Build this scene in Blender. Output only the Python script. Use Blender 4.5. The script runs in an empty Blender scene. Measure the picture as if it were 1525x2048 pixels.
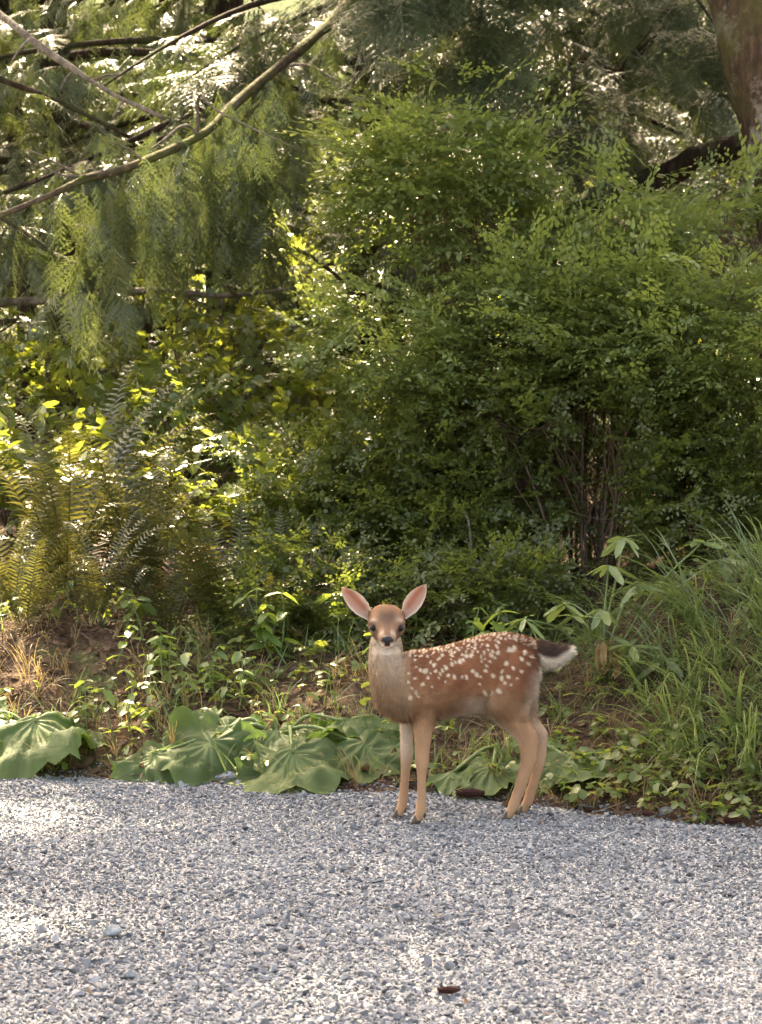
import bpy, bmesh, math
import numpy as np
from mathutils import Vector, Matrix, Euler

R = math.radians
sc = bpy.context.scene
col = sc.collection

# ------------------------------------------------------------------ camera
CAM_Z, FPX, PITCH = 1.30, 4900.0, math.atan(284 / 4900.0)
cd = bpy.data.cameras.new('camera')
cam = bpy.data.objects.new('camera', cd); col.objects.link(cam)
cam.location = (0, 0, CAM_Z); cam.rotation_euler = (R(90) - PITCH, 0, 0)
cd.sensor_fit = 'VERTICAL'; cd.sensor_height = 24.0; cd.lens = 24.0 * FPX / 2048.0
cd.clip_start = 0.1; cd.clip_end = 600
cd.dof.use_dof = True; cd.dof.focus_distance = 7.0; cd.dof.aperture_fstop = 6.3
sc.camera = cam
sc.render.resolution_x, sc.render.resolution_y = 762, 1024

# ------------------------------------------------------------------ sky, sun, exposure
SUN_EL, SUN_AZ = R(46), R(-13)            # behind the wood, a little to the left
world = bpy.data.worlds.new('World'); sc.world = world; world.use_nodes = True
nt = world.node_tree; nt.nodes.clear()
wo = nt.nodes.new('ShaderNodeOutputWorld'); bg = nt.nodes.new('ShaderNodeBackground'); sky = nt.nodes.new('ShaderNodeTexSky')
sky.sky_type = 'NISHITA'; sky.sun_disc = False; sky.sun_elevation = SUN_EL; sky.sun_rotation = SUN_AZ
sky.air_density = 1.0; sky.dust_density = 8.0; sky.ozone_density = 0.6
bg.inputs['Strength'].default_value = 0.15
nt.links.new(sky.outputs[0], bg.inputs[0]); nt.links.new(bg.outputs[0], wo.inputs[0])
sl = bpy.data.lights.new('sun', 'SUN'); sl.energy = 5.0; sl.angle = R(0.53); sl.color = (1.0, 0.93, 0.80)
sun = bpy.data.objects.new('sun', sl); col.objects.link(sun)
tosun = Vector((math.sin(SUN_AZ) * math.cos(SUN_EL), math.cos(SUN_AZ) * math.cos(SUN_EL), math.sin(SUN_EL)))
sun.rotation_euler = tosun.to_track_quat('Z', 'Y').to_euler(); sun.location = (-6, 30, 25)
vs = sc.view_settings
vs.view_transform = 'Standard'; vs.look = 'None'; vs.gamma = 1.0; vs.use_curve_mapping = False
vs.exposure = 2.9
vs.use_white_balance = True; vs.white_balance_temperature = 8600; vs.white_balance_tint = 10   # the phone balanced for the blue shade
cy = sc.cycles
cy.max_bounces = 4; cy.diffuse_bounces = 2; cy.use_adaptive_sampling = True; cy.adaptive_threshold = .025; cy.glossy_bounces = 1; cy.transmission_bounces = 3; cy.transparent_max_bounces = 4
cy.sample_clamp_indirect = 6.0; cy.caustics_reflective = False; cy.caustics_refractive = False
cy.use_denoising = True

# ------------------------------------------------------------------ helpers
def P(u, v, d):
    """point seen at photo pixel (u, v) standing at distance y = d"""
    a, b = (u - 762.5) / FPX, -(v - 1024) / FPX
    dy = math.cos(PITCH) + b * math.sin(PITCH); dz = -math.sin(PITCH) + b * math.cos(PITCH)
    return np.array([a * d / dy, d, CAM_Z + dz * d / dy])

def smooth(a, b, x):
    t = np.clip((np.asarray(x, float) - a) / (b - a), 0, 1); return t * t * (3 - 2 * t)

_wr = np.random.default_rng(5)
_WK = [(_wr.normal(size=3), _wr.uniform(0, 6.28)) for _ in range(24)]
def wob(p, f=1.0):
    """smooth pseudo noise, about -1..1, for an (n,3) array"""
    p = np.asarray(p, float) * f; s = 0
    for k, (d, ph) in enumerate(_WK):
        m = 1.0 + (k % 4) * 0.85
        s = s + np.sin(p @ d * m + ph + 0.7 * np.sin(p @ d[::-1] * m)) / m
    return s / 4.2

def rig(n):
    return np.random.default_rng(n)

def raw_mesh(name, verts, faces, mats=(), smooth_shade=True, attrs=None, mat_index=None, colors=None):
    me = bpy.data.meshes.new(name)
    verts = np.asarray(verts, np.float32)
    if isinstance(faces, np.ndarray):
        n, k = faces.shape
        me.vertices.add(len(verts)); me.vertices.foreach_set('co', verts.ravel())
        me.loops.add(n * k); me.loops.foreach_set('vertex_index', faces.astype(np.int32).ravel())
        me.polygons.add(n); me.polygons.foreach_set('loop_start', np.arange(0, n * k, k, dtype=np.int32))
        me.polygons.foreach_set('loop_total', np.full(n, k, np.int32))
        me.update(calc_edges=True)
    else:
        me.from_pydata([tuple(map(float, v)) for v in verts], [], [tuple(map(int, f)) for f in faces])
    for m in mats: me.materials.append(m)
    if mat_index is not None: me.polygons.foreach_set('material_index', np.asarray(mat_index, np.int32))
    me.polygons.foreach_set('use_smooth', np.full(len(me.polygons), smooth_shade))
    for k, v in (attrs or {}).items():
        a = me.attributes.new(k, 'FLOAT', 'POINT'); a.data.foreach_set('value', np.asarray(v, np.float32))
    if colors is not None:
        a = me.color_attributes.new('coat', 'FLOAT_COLOR', 'POINT')
        a.data.foreach_set('color', np.c_[colors, np.ones(len(colors))].astype(np.float32).ravel())
    me.update()
    return me

def link(name, me, parent=None, loc=(0, 0, 0), rot=(0, 0, 0), scale=(1, 1, 1)):
    o = bpy.data.objects.new(name, me); col.objects.link(o)
    o.location = loc; o.rotation_euler = rot; o.scale = scale
    if parent is not None: o.parent = parent
    return o

def tag(o, label, cat, group=None):
    o['label'] = label; o['category'] = cat
    if group: o['group'] = group
    return o

def thing(name, label, cat, loc, group=None):
    o = bpy.data.objects.new(name, None); col.objects.link(o); o.location = loc; o.empty_display_size = .05
    return tag(o, label, cat, group)

def part(name, verts, faces, mat, parent, **kw):
    """a part given in world coordinates, kept relative to its thing's base"""
    v = np.asarray(verts, float) - np.array(parent.location)
    return link(name, raw_mesh(name, v, faces, [mat], **kw), parent)

def structure(name, me):
    o = link(name, me); o['kind'] = 'structure'; return o

def tube(pts, rad, n=8, caps=True, rough=0.0, seed=0):
    pts = np.asarray(pts, float); m = len(pts); rad = np.broadcast_to(np.asarray(rad, float), (m,))
    tan = np.gradient(pts, axis=0); tan /= np.linalg.norm(tan, axis=1, keepdims=True) + 1e-9
    ref = np.array([0, 0, 1.0]) if abs(tan[0][2]) < .8 else np.array([1.0, 0, 0])
    a = np.cross(tan, ref); a /= np.linalg.norm(a, axis=1, keepdims=True) + 1e-9
    b = np.cross(tan, a)
    th = np.linspace(0, 2 * np.pi, n, endpoint=False)
    ring = np.cos(th)[None, :, None] * a[:, None] + np.sin(th)[None, :, None] * b[:, None]
    V = pts[:, None] + ring * rad[:, None, None]
    V = V.reshape(-1, 3)
    if rough:
        nn = wob(V + seed, 9) * .6 + wob(V + seed, 23) * .4
        V = V + (ring.reshape(-1, 3)) * (nn * rough)[:, None]
    F = []
    for i in range(m - 1):
        for j in range(n):
            k = (j + 1) % n
            F.append((i * n + j, i * n + k, (i + 1) * n + k, (i + 1) * n + j))
    V = list(V)
    if caps:
        for i, fl in ((0, 1), (m - 1, 0)):
            V.append(pts[i]); c = len(V) - 1
            for j in range(n):
                k = (j + 1) % n
                q = (i * n + k, i * n + j, c) if fl else (i * n + j, i * n + k, c)
                F.append((q[0], q[1], q[2], q[2]))
    F = np.array(F)
    return np.array(V), F

def clean(F):
    """mixed quad/tri list from quads whose last two indices may repeat"""
    return [tuple(f[:3]) if f[2] == f[3] else tuple(f) for f in F]

def spline(ctrl, n):
    c = np.asarray(ctrl, float); m = len(c)
    c2 = np.vstack([2 * c[0] - c[1], c, 2 * c[-1] - c[-2]])
    t = np.linspace(0, m - 1 - 1e-6, n); i = t.astype(int); f = (t - i)[:, None]
    p0, p1, p2, p3 = c2[i], c2[i + 1], c2[i + 2], c2[i + 3]
    return .5 * (2 * p1 + (p2 - p0) * f + (2 * p0 - 5 * p1 + 4 * p2 - p3) * f ** 2 + (3 * p1 - p0 - 3 * p2 + p3) * f ** 3)

class MB:
    """collects pieces (verts, faces, a random value for each piece) into one mesh"""
    def __init__(s): s.v = []; s.f = []; s.a = []; s.n = 0
    def add(s, V, F, lv=0.0):
        s.v.append(np.asarray(V, float)); s.f += [tuple(int(i) + s.n for i in f) for f in F]
        s.a.append(np.broadcast_to(np.asarray(lv, float), (len(V),))); s.n += len(V)
    def mesh(s, name, mat, smooth_shade=True):
        return raw_mesh(name, np.vstack(s.v), s.f, [mat], smooth_shade, {'lv': np.concatenate(s.a)})
    def part(s, name, mat, parent, smooth_shade=True):
        V = np.vstack(s.v) - np.array(parent.location)
        return link(name, raw_mesh(name, V, s.f, [mat], smooth_shade, {'lv': np.concatenate(s.a)}), parent)

# ------------------------------------------------------------------ materials
class NB:
    def __init__(s, name):
        s.m = bpy.data.materials.new(name); s.m.use_nodes = True; s.t = s.m.node_tree; s.t.nodes.clear()
        s.out = s.n('ShaderNodeOutputMaterial')
    def n(s, typ, **kw):
        x = s.t.nodes.new(typ)
        for k, v in kw.items(): setattr(x, k, v)
        return x
    def set(s, sock, v):
        if isinstance(v, bpy.types.NodeSocket): s.t.links.new(v, sock)
        elif isinstance(v, tuple) and len(v) == 3 and sock.type == 'RGBA': sock.default_value = (*v, 1)
        else: sock.default_value = v
    def mix(s, f, a, b, mode='MIX'):
        x = s.n('ShaderNodeMix', data_type='RGBA', blend_type=mode)
        s.set(x.inputs[0], f); s.set(x.inputs[6], a); s.set(x.inputs[7], b); return x.outputs[2]
    def math(s, op, a, b=0.0, c=None, clamp=False):
        x = s.n('ShaderNodeMath', operation=op, use_clamp=clamp); s.set(x.inputs[0], a); s.set(x.inputs[1], b)
        if c is not None: s.set(x.inputs[2], c)
        return x.outputs[0]
    def noise(s, scale, detail=3.0, rough=.55, vec=None, out='Fac'):
        x = s.n('ShaderNodeTexNoise'); x.inputs['Scale'].default_value = scale; x.inputs['Detail'].default_value = detail
        x.inputs['Roughness'].default_value = rough
        if vec is not None: s.t.links.new(vec, x.inputs['Vector'])
        return x.outputs[out]
    def ramp(s, fac, stops):
        x = s.n('ShaderNodeValToRGB'); e = x.color_ramp.elements
        while len(e) < len(stops): e.new(.5)
        for el, (p, c) in zip(e, stops): el.position = p; el.color = (*c, 1)
        s.set(x.inputs[0], fac); return x.outputs[0]
    def attr(s, name, typ='GEOMETRY', out='Fac'):
        x = s.n('ShaderNodeAttribute', attribute_name=name, attribute_type=typ); return x.outputs[out]
    def pos(s): return s.n('ShaderNodeTexCoord').outputs['Object']
    def bump(s, h, strength=.5, dist=.01):
        x = s.n('ShaderNodeBump'); x.inputs['Strength'].default_value = strength; x.inputs['Distance'].default_value = dist
        s.set(x.inputs['Height'], h); return x.outputs[0]
    def bsdf(s, base, rough=.6, spec=.3, normal=None, **kw):
        x = s.n('ShaderNodeBsdfPrincipled'); s.set(x.inputs['Base Color'], base); s.set(x.inputs['Roughness'], rough)
        x.inputs['Specular IOR Level'].default_value = spec
        if normal is not None: s.set(x.inputs['Normal'], normal)
        for k, v in kw.items(): s.set(x.inputs[k], v)
        return x.outputs[0]
    def done(s, sh): s.t.links.new(sh, s.out.inputs[0]); return s.m

def leaf_mat(name, c1, c2, glow, rough=.42, spec=.5, trans=.38, tint='INSTANCER', edge=None):
    """two-sided leaf: gloss over colour, with light coming through"""
    b = NB(name)
    lv = b.attr('lv')
    t = b.attr('tint', 'INSTANCER') if tint == 'INSTANCER' else b.n('ShaderNodeObjectInfo').outputs['Random']
    f = b.math('ADD', b.math('MULTIPLY', t, .6), b.math('MULTIPLY', lv, .4), clamp=True)
    nz = b.noise(40, 2, .6, b.pos())
    c = b.mix(f, c1, c2)
    c = b.mix(b.math('MULTIPLY', nz, .35), c, (c1[0] * .5, c1[1] * .5, c1[2] * .4))
    g = b.mix(f, glow, (glow[0] * 1.25, glow[1] * 1.1, glow[2]))
    tr = b.n('ShaderNodeBsdfTranslucent'); b.set(tr.inputs[0], g)
    mx = b.n('ShaderNodeMixShader'); mx.inputs[0].default_value = trans
    b.t.links.new(b.bsdf(c, rough, spec), mx.inputs[1]); b.t.links.new(tr.outputs[0], mx.inputs[2])
    return b.done(mx.outputs[0])

def bark_mat(name, c1, c2, moss=None, moss_amt=.5, lichen=None, sx=(6, 6, 1.2)):
    b = NB(name)
    mp = b.n('ShaderNodeMapping'); mp.inputs['Scale'].default_value = sx; b.t.links.new(b.pos(), mp.inputs[0])
    n1 = b.noise(7, 6, .65, mp.outputs[0]); n2 = b.noise(3.2, 5, .6, b.pos())
    c = b.ramp(n1, [(.3, tuple(x * .45 for x in c1)), (.5, c1), (.72, c2)])
    if lichen: c = b.mix(b.ramp(b.noise(5.5, 6, .7, b.pos()), [(.54, (0, 0, 0)), (.64, (.85, .85, .85))]), c, lichen)
    if moss: c = b.mix(b.ramp(n2, [(1 - moss_amt - .12, (0, 0, 0)), (1 - moss_amt + .1, (1, 1, 1))]), c, moss)
    h = b.math('ADD', n1, b.math('MULTIPLY', b.noise(60, 4, .6, b.pos()), .35))
    return b.done(b.bsdf(c, .9, .15, b.bump(h, .9, .025)))

def dry_mat(name, c1, c2, rough=.8, spec=.2, trans=0.0, tint='INSTANCER'):
    b = NB(name)
    t = b.attr('tint', 'INSTANCER') if tint == 'INSTANCER' else b.n('ShaderNodeObjectInfo').outputs['Random']
    f = b.math('ADD', b.math('MULTIPLY', t, .65), b.math('MULTIPLY', b.noise(25, 3, .6, b.pos()), .4), clamp=True)
    c = b.mix(f, c1, c2)
    sh = b.bsdf(c, rough, spec, b.bump(b.noise(90, 3, .6, b.pos()), .4, .004))
    if trans:
        tr = b.n('ShaderNodeBsdfTranslucent'); b.set(tr.inputs[0], c)
        mx = b.n('ShaderNodeMixShader'); mx.inputs[0].default_value = trans
        b.t.links.new(sh, mx.inputs[1]); b.t.links.new(tr.outputs[0], mx.inputs[2]); sh = mx.outputs[0]
    return b.done(sh)

# ------------------------------------------------------------------ scatter of small pieces (geometry nodes)
_trees = {}
def template_set(key, meshes):
    c = bpy.data.collections.new('set_' + key)
    for i, me in enumerate(meshes): c.objects.link(bpy.data.objects.new('%s_%02d' % (key, i), me))
    g = bpy.data.node_groups.new('scatter_' + key, 'GeometryNodeTree')
    g.interface.new_socket('Geometry', in_out='INPUT', socket_type='NodeSocketGeometry')
    g.interface.new_socket('Geometry', in_out='OUTPUT', socket_type='NodeSocketGeometry')
    N = g.nodes.new; L = g.links.new
    gi, go, iop, ci = N('NodeGroupInput'), N('NodeGroupOutput'), N('GeometryNodeInstanceOnPoints'), N('GeometryNodeCollectionInfo')
    ci.inputs['Collection'].default_value = c; ci.inputs['Separate Children'].default_value = True; ci.inputs['Reset Children'].default_value = True
    def na(nm, dt):
        x = N('GeometryNodeInputNamedAttribute'); x.data_type = dt; x.inputs['Name'].default_value = nm; return x.outputs[0]
    e2r = N('FunctionNodeEulerToRotation')
    iop.inputs['Pick Instance'].default_value = True
    L(gi.outputs[0], iop.inputs['Points']); L(ci.outputs[0], iop.inputs['Instance']); L(na('idx', 'INT'), iop.inputs['Instance Index'])
    L(na('rot', 'FLOAT_VECTOR'), e2r.inputs[0]); L(e2r.outputs[0], iop.inputs['Rotation']); L(na('scl', 'FLOAT_VECTOR'), iop.inputs['Scale'])
    L(iop.outputs[0], go.inputs[0])
    _trees[key] = (g, len(meshes))

def scatter(name, key, pts, rot, scl, parent=None, tint=None, seed=1, kind='stuff'):
    g, n = _trees[key]; r = rig(seed); pts = np.asarray(pts, float); m = len(pts)
    base = np.array(parent.location) if parent is not None else 0
    me = bpy.data.meshes.new(name); me.vertices.add(m); me.vertices.foreach_set('co', (pts - base).astype(np.float32).ravel())
    scl = np.asarray(scl, float)
    if scl.ndim < 2: scl = np.repeat(np.broadcast_to(scl, (m,))[:, None], 3, 1)
    if tint is None: tint = r.random(m)
    def av(nm, typ, dat, prop): a = me.attributes.new(nm, typ, 'POINT'); a.data.foreach_set(prop, dat)
    av('rot', 'FLOAT_VECTOR', np.asarray(rot, np.float32).ravel(), 'vector'); av('scl', 'FLOAT_VECTOR', scl.astype(np.float32).ravel(), 'vector')
    av('idx', 'INT', r.integers(0, n, m).astype(np.int32), 'value'); av('tint', 'FLOAT', np.asarray(tint, np.float32), 'value')
    me.update()
    o = link(name, me, parent); md = o.modifiers.new('scatter', 'NODES'); md.node_group = g
    if kind: o['kind'] = kind
    return o

# ================================================================== THE SETTING: ground and gravel
_eu = [(-900, 1548), (0, 1553), (400, 1558), (600, 1576), (800, 1592), (950, 1603), (1200, 1624), (1525, 1652), (2600, 1700)]
_ex, _ey = [], []
for u, v in _eu:
    b_ = -(v - 1024) / FPX
    dy_ = math.cos(PITCH) + b_ * math.sin(PITCH); dz_ = -math.sin(PITCH) + b_ * math.cos(PITCH)
    d_ = -CAM_Z / dz_ * dy_
    q = P(u, v, d_); _ex.append(q[0]); _ey.append(q[1])
def edge_y(x):
    x = np.asarray(x, float)
    return np.interp(x, _ex, _ey) + .05 * np.sin(x * 4.1 + 1) + .025 * np.sin(x * 11.3) + .012 * np.sin(x * 27)

def ground_z(x, y):
    x = np.asarray(x, float); y = np.asarray(y, float); s = y - edge_y(x)
    p = np.stack([x, y, 0 * x], -1).reshape(-1, 3)
    n1 = wob(p, 1.3).reshape(x.shape); n2 = wob(p, 5).reshape(x.shape); n3 = wob(p, 17).reshape(x.shape)
    hb = .30 + .32 * smooth(.45, 1.35, x) + .10 * smooth(-.5, -1.1, x)
    wd = 1.05 + .7 * smooth(.3, 1.1, x)
    z = hb * smooth(-.12, 1, s / wd) + .012 * np.clip(s - 1, 0, 30)
    k = smooth(0, .5, s)
    z = z + k * (.045 * n1 + .03 * n2 + .012 * n3) - .03 * (1 - smooth(-.15, .25, s))
    z = z + 30 * smooth(42, 130, y)                       # the far wooded hillside
    return np.where(s < -.4, -.035, z)

b = NB('soil')
ps = b.pos()
n1 = b.noise(2.2, 6, .65, ps); n2 = b.noise(38, 5, .65, ps); n3 = b.noise(9, 4, .6, ps)
c = b.ramp(n2, [(.3, (.022, .014, .010)), (.5, (.070, .042, .028)), (.72, (.145, .094, .062))])
c = b.mix(b.ramp(n1, [(.57, (0, 0, 0)), (.70, (.8, .8, .8))]), c, b.ramp(n3, [(.3, (.025, .045, .012)), (.7, (.075, .105, .030))]))
sp = b.n('ShaderNodeSeparateXYZ'); b.t.links.new(ps, sp.inputs[0])                # grass and brush cover the clearing and the hillside
cv = b.math('MULTIPLY', b.math('SUBTRACT', sp.outputs[1], 15.0), .25, clamp=True)
c = b.mix(cv, c, b.ramp(b.noise(1.6, 6, .7, ps), [(.3, (.020, .035, .012)), (.7, (.075, .105, .032))]))
M_SOIL = b.done(b.bsdf(c, .95, .1, b.bump(b.math('ADD', n2, n3), 1.0, .03)))

xs = np.concatenate([np.linspace(-160, -12, 18), np.linspace(-11, -3.2, 26), np.linspace(-3, 3, 190), np.linspace(3.2, 11, 26), np.linspace(12, 160, 18)])
ys = np.concatenate([np.linspace(-120, 4, 16), np.linspace(5, 6.6, 8), np.linspace(6.7, 10.5, 140), np.linspace(10.7, 16, 36), np.linspace(17, 60, 44), np.linspace(65, 260, 18)])
X, Y = np.meshgrid(xs, ys); Z = ground_z(X, Y)
V = np.stack([X, Y, Z], -1).reshape(-1, 3); nx = len(xs); I = np.arange(len(ys) - 1)[:, None] * nx + np.arange(nx - 1)[None]
F = np.stack([I, I + 1, I + 1 + nx, I + nx], -1).reshape(-1, 4)
forest_floor = structure('forest_floor', raw_mesh('forest_floor', V, F, [M_SOIL]))

# the gravel drive: a sheet of fine crushed stone, with the single stones lying on it
b = NB('gravel_bed')
ps = b.pos()
vo = b.n('ShaderNodeTexVoronoi'); vo.inputs['Scale'].default_value = 95; b.t.links.new(ps, vo.inputs['Vector'])
sep = b.n('ShaderNodeSeparateColor'); b.t.links.new(vo.outputs['Color'], sep.inputs[0])
c = b.ramp(sep.outputs[0], [(0, (.09, .095, .10)), (.5, (.20, .205, .215)), (1, (.42, .42, .42))])
c = b.mix(b.ramp(vo.outputs['Distance'], [(.0, (0, 0, 0)), (.012, (1, 1, 1))]), c, c)
M_BED = b.done(b.bsdf(c, .85, .3, b.bump(b.math('SUBTRACT', 1.0, vo.outputs['Distance']), .8, .008)))
xs = np.concatenate([np.linspace(-30, -3.3, 30), np.linspace(-3, 3, 130), np.linspace(3.3, 30, 30)])
ss = np.concatenate([np.linspace(-40, -5, 12), np.linspace(-4.5, .45, 110)])
X, S = np.meshgrid(xs, ss); Y = S + edge_y(X) * smooth(-5, -.5, S) + 7.4 * (1 - smooth(-5, -.5, S))
def gravel_z(x, y):
    p = np.stack([np.ravel(x), np.ravel(y), 0 * np.ravel(x)], -1)
    return (.010 * wob(p, 1.1) + .005 * wob(p, 6)).reshape(np.shape(x))
Z = gravel_z(X, Y)
V = np.stack([X, Y, Z], -1).reshape(-1, 3); nx = len(xs); I = np.arange(len(ss) - 1)[:, None] * nx + np.arange(nx - 1)[None]
F = np.stack([I, I + 1, I + 1 + nx, I + nx], -1).reshape(-1, 4)
drive = structure('gravel_drive', raw_mesh('gravel_drive', V, F, [M_BED]))

b = NB('crushed_stone')
t = b.attr('tint', 'INSTANCER')
c = b.ramp(t, [(0, (.055, .058, .066)), (.16, (.12, .125, .14)), (.45, (.175, .182, .197)), (.72, (.245, .252, .267)), (.9, (.335, .34, .35)), (.955, (.42, .33, .26)), (1, (.36, .20, .12))])
c = b.mix(b.math('MULTIPLY', b.noise(180, 4, .7, b.pos()), .5), c, b.mix(.5, c, (.10, .10, .11)))
M_STONE = b.done(b.bsdf(c, .8, .35))
def stone_mesh(seed, flat=1.0):
    r = rig(seed); bm = bmesh.new()
    for p in r.normal(size=(11, 3)):
        p = p / np.linalg.norm(p) * r.uniform(.75, 1.1); bm.verts.new((p[0] * 1.15, p[1] * .85, p[2] * .62 * flat))
    res = bmesh.ops.convex_hull(bm, input=bm.verts)
    bmesh.ops.delete(bm, geom=[v for v in bm.verts if not v.link_faces], context='VERTS')
    me = bpy.data.meshes.new('stone'); bm.to_mesh(me); bm.free(); me.materials.append(M_STONE); return me
template_set('stone', [stone_mesh(i, (.8, 1, 1.2)[i % 3]) for i in range(12)])
r = rig(3)
st = .0112
gx, gy = np.meshgrid(np.arange(-2.2, 2.2, st), np.arange(4.2, 8.2, st))
gx = (gx + r.uniform(-.5, .5, gx.shape) * st).ravel(); gy = (gy + r.uniform(-.5, .5, gy.shape) * st).ravel()
sd = edge_y(gx) - gy
keep = (np.abs(gx) < .158 * gy + .55) & (sd > -.10 + .14 * r.random(len(gx)) ** 3) & ((sd > .05) | (r.random(len(gx)) < .55))
gx, gy = gx[keep], gy[keep]
size = np.clip(r.lognormal(math.log(.0055), .38, len(gx)), .003, .017)
size *= 1 + .18 * wob(np.c_[gx, gy, 0 * gx] + 2, 1.7)
big = r.random(len(gx)) < .004; size[big] *= r.uniform(1.2, 1.7, big.sum())
gz = np.maximum(gravel_z(gx, gy), ground_z(gx, gy)) + size * r.uniform(.05, .55, len(gx))
rot = np.stack([r.normal(0, .5, len(gx)), r.normal(0, .5, len(gx)), r.uniform(0, 6.28, len(gx))], -1)
pt = np.c_[gx, gy, 0 * gx]
tn = np.clip(r.beta(1.7, 1.9, len(gx)) * .93 + .07 * wob(pt, 3) + .06 * wob(pt + 4, 1.1), 0, 1)
tn = np.where((tn > .93) & (r.random(len(tn)) < .6), tn - .25, tn)
scatter('gravel', 'stone', np.c_[gx, gy, gz], rot, np.c_[size, size * r.uniform(.75, 1.1, len(gx)), size * r.uniform(.7, 1.05, len(gx))], None, tn, 4)

# ================================================================== THE FAWN
FAWN = np.array([*P(838, 1650, 7.0)[:2], -.003]); FAWN[0] -= (540 - 790) / 1906; FAWN[1] = 7.06
def fx(cx): return (cx - 790) / 1906.0
def fz(cy): return (1412 - cy) / 1906.0
def fyc(cx): return .24 * fx(cx)                     # the body stands a little turned, chest nearer
fv, ff = [], []
def ring_loft(rings):
    """rings: (m, n, 3) closed tube with end caps"""
    global fv, ff
    rings = np.asarray(rings); m, n, _ = rings.shape; o = len(fv)
    fv += list(rings.reshape(-1, 3))
    for i in range(m - 1):
        for j in range(n):
            k = (j + 1) % n; ff.append((o + i * n + j, o + i * n + k, o + (i + 1) * n + k, o + (i + 1) * n + j))
    ff.append(tuple(o + j for j in range(n))[::-1]); ff.append(tuple(o + (m - 1) * n + j for j in range(n)))
TH = np.linspace(0, 2 * np.pi, 28, endpoint=False)
def dens(st, k=5):
    return spline(np.array(st, float), (len(st) - 1) * k + 1)
def leg_loft(st, yc, lean=0.0):
    """stations (cx, cy, half width in crop px, half depth in m): stacked level rings"""
    S = dens(st); rr = []
    for cx, cyy, hw, hd in S:
        x, z = fx(cx), fz(cyy); y = yc + lean * z
        rr.append(np.c_[x + hw / 1906 * np.cos(TH), y + hd * np.sin(TH), np.full(len(TH), z)])
    ring_loft(rr)
# trunk of the body: (cx, top, bottom, half width)
S = dens([(318, 570, 735, .030), (345, 540, 775, .048), (400, 500, 825, .066), (480, 470, 850, .078), (560, 462, 852, .082), (650, 452, 842, .086), (750, 430, 824, .091),
          (850, 402, 806, .090), (950, 384, 792, .088), (1040, 382, 770, .086), (1115, 402, 735, .074), (1170, 436, 690, .056), (1204, 490, 640, .030)])
rr = []
for cx, tp, bt, hw in S:
    c_, h_ = (fz(tp) + fz(bt)) / 2, (fz(tp) - fz(bt)) / 2
    sq = np.sign(np.cos(TH)) * np.abs(np.cos(TH)) ** .9
    rr.append(np.c_[fx(cx) + 0 * TH, fyc(cx) + hw * sq * (1 - .12 * np.sin(TH)), c_ + h_ * np.sin(TH)])
ring_loft(rr)
# neck
S = dens([(425, 800, 62, .048), (405, 745, 98, .062), (393, 685, 106, .066), (381, 620, 104, .062), (368, 560, 98, .055), (361, 500, 93, .049), (359, 440, 88, .045), (361, 380, 74, .040), (362, 335, 50, .034)])
ring_loft([np.c_[fx(a) + w / 1906 * np.cos(TH), (fyc(a) + .0 * i) + .018 * smooth(600, 350, b_) + d_ * np.sin(TH), np.full(len(TH), fz(b_))] for i, (a, b_, w, d_) in enumerate(S)])
# head: rings across an axis that points at the viewer and a little down
HC = np.array([fx(362), fyc(362) + .006, fz(302)]); HF = np.array([.002, -.093, -.042]); HF /= np.linalg.norm(HF)
HR = np.array([1.0, 0, 0]); HR -= HF * HR.dot(HF); HR /= np.linalg.norm(HR); HU = np.cross(HR, HF); HU = HU if HU[2] > 0 else -HU
roll = R(-2); HR, HU = HR * math.cos(roll) + HU * math.sin(roll), HU * math.cos(roll) - HR * math.sin(roll)
def hp(t, a, u): return HC + HF * t + HR * a + HU * u
S = dens([(-.060, .012, .012, .012), (-.050, .032, .026, .030), (-.028, .046, .036, .044), (.0, .0520, .0345, .049), (.022, .0530, .0335, .050), (.040, .0460, .0295, .047), (.056, .0355, .026, .043),
          (.072, .0275, .0215, .038), (.088, .0248, .018, .0345), (.102, .0222, .0155, .0305), (.113, .0195, .0125, .026), (.1195, .011, .007, .016)])
rr = []
for t, w, up, dn in S:
    sn = np.sin(TH)
    rr.append(np.array([hp(t, w * math.copysign(abs(math.cos(a)) ** .85, math.cos(a)) * (1 if math.sin(a) > 0 else 1 - .16 * abs(math.sin(a)) ** 2), (up * abs(math.sin(a)) ** .72 if math.sin(a) > 0 else dn * math.sin(a))) for a in TH]))
ring_loft(rr)
def ball(c, rx, ry, rz, n=14):
    th = np.linspace(.12, np.pi - .12, n)
    ring_loft([np.c_[c[0] + rx * np.sin(t) * np.cos(TH), c[1] + ry * np.sin(t) * np.sin(TH), np.full(len(TH), c[2] + rz * np.cos(t))] for t in th])
for s in (-1, 1):
    ball(hp(.034, s * .036, .0165), .0135, .015, .0075)        # brow over the eye
    ball(hp(.040, s * .033, -.014), .011, .014, .011)          # cheek bone under the eye
    ball(hp(-.018, s * .042, .014), .012, .010, .013)          # root of the ear
    ball(hp(.098, s * .012, -.004), .012, .016, .012)          # side of the muzzle
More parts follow.
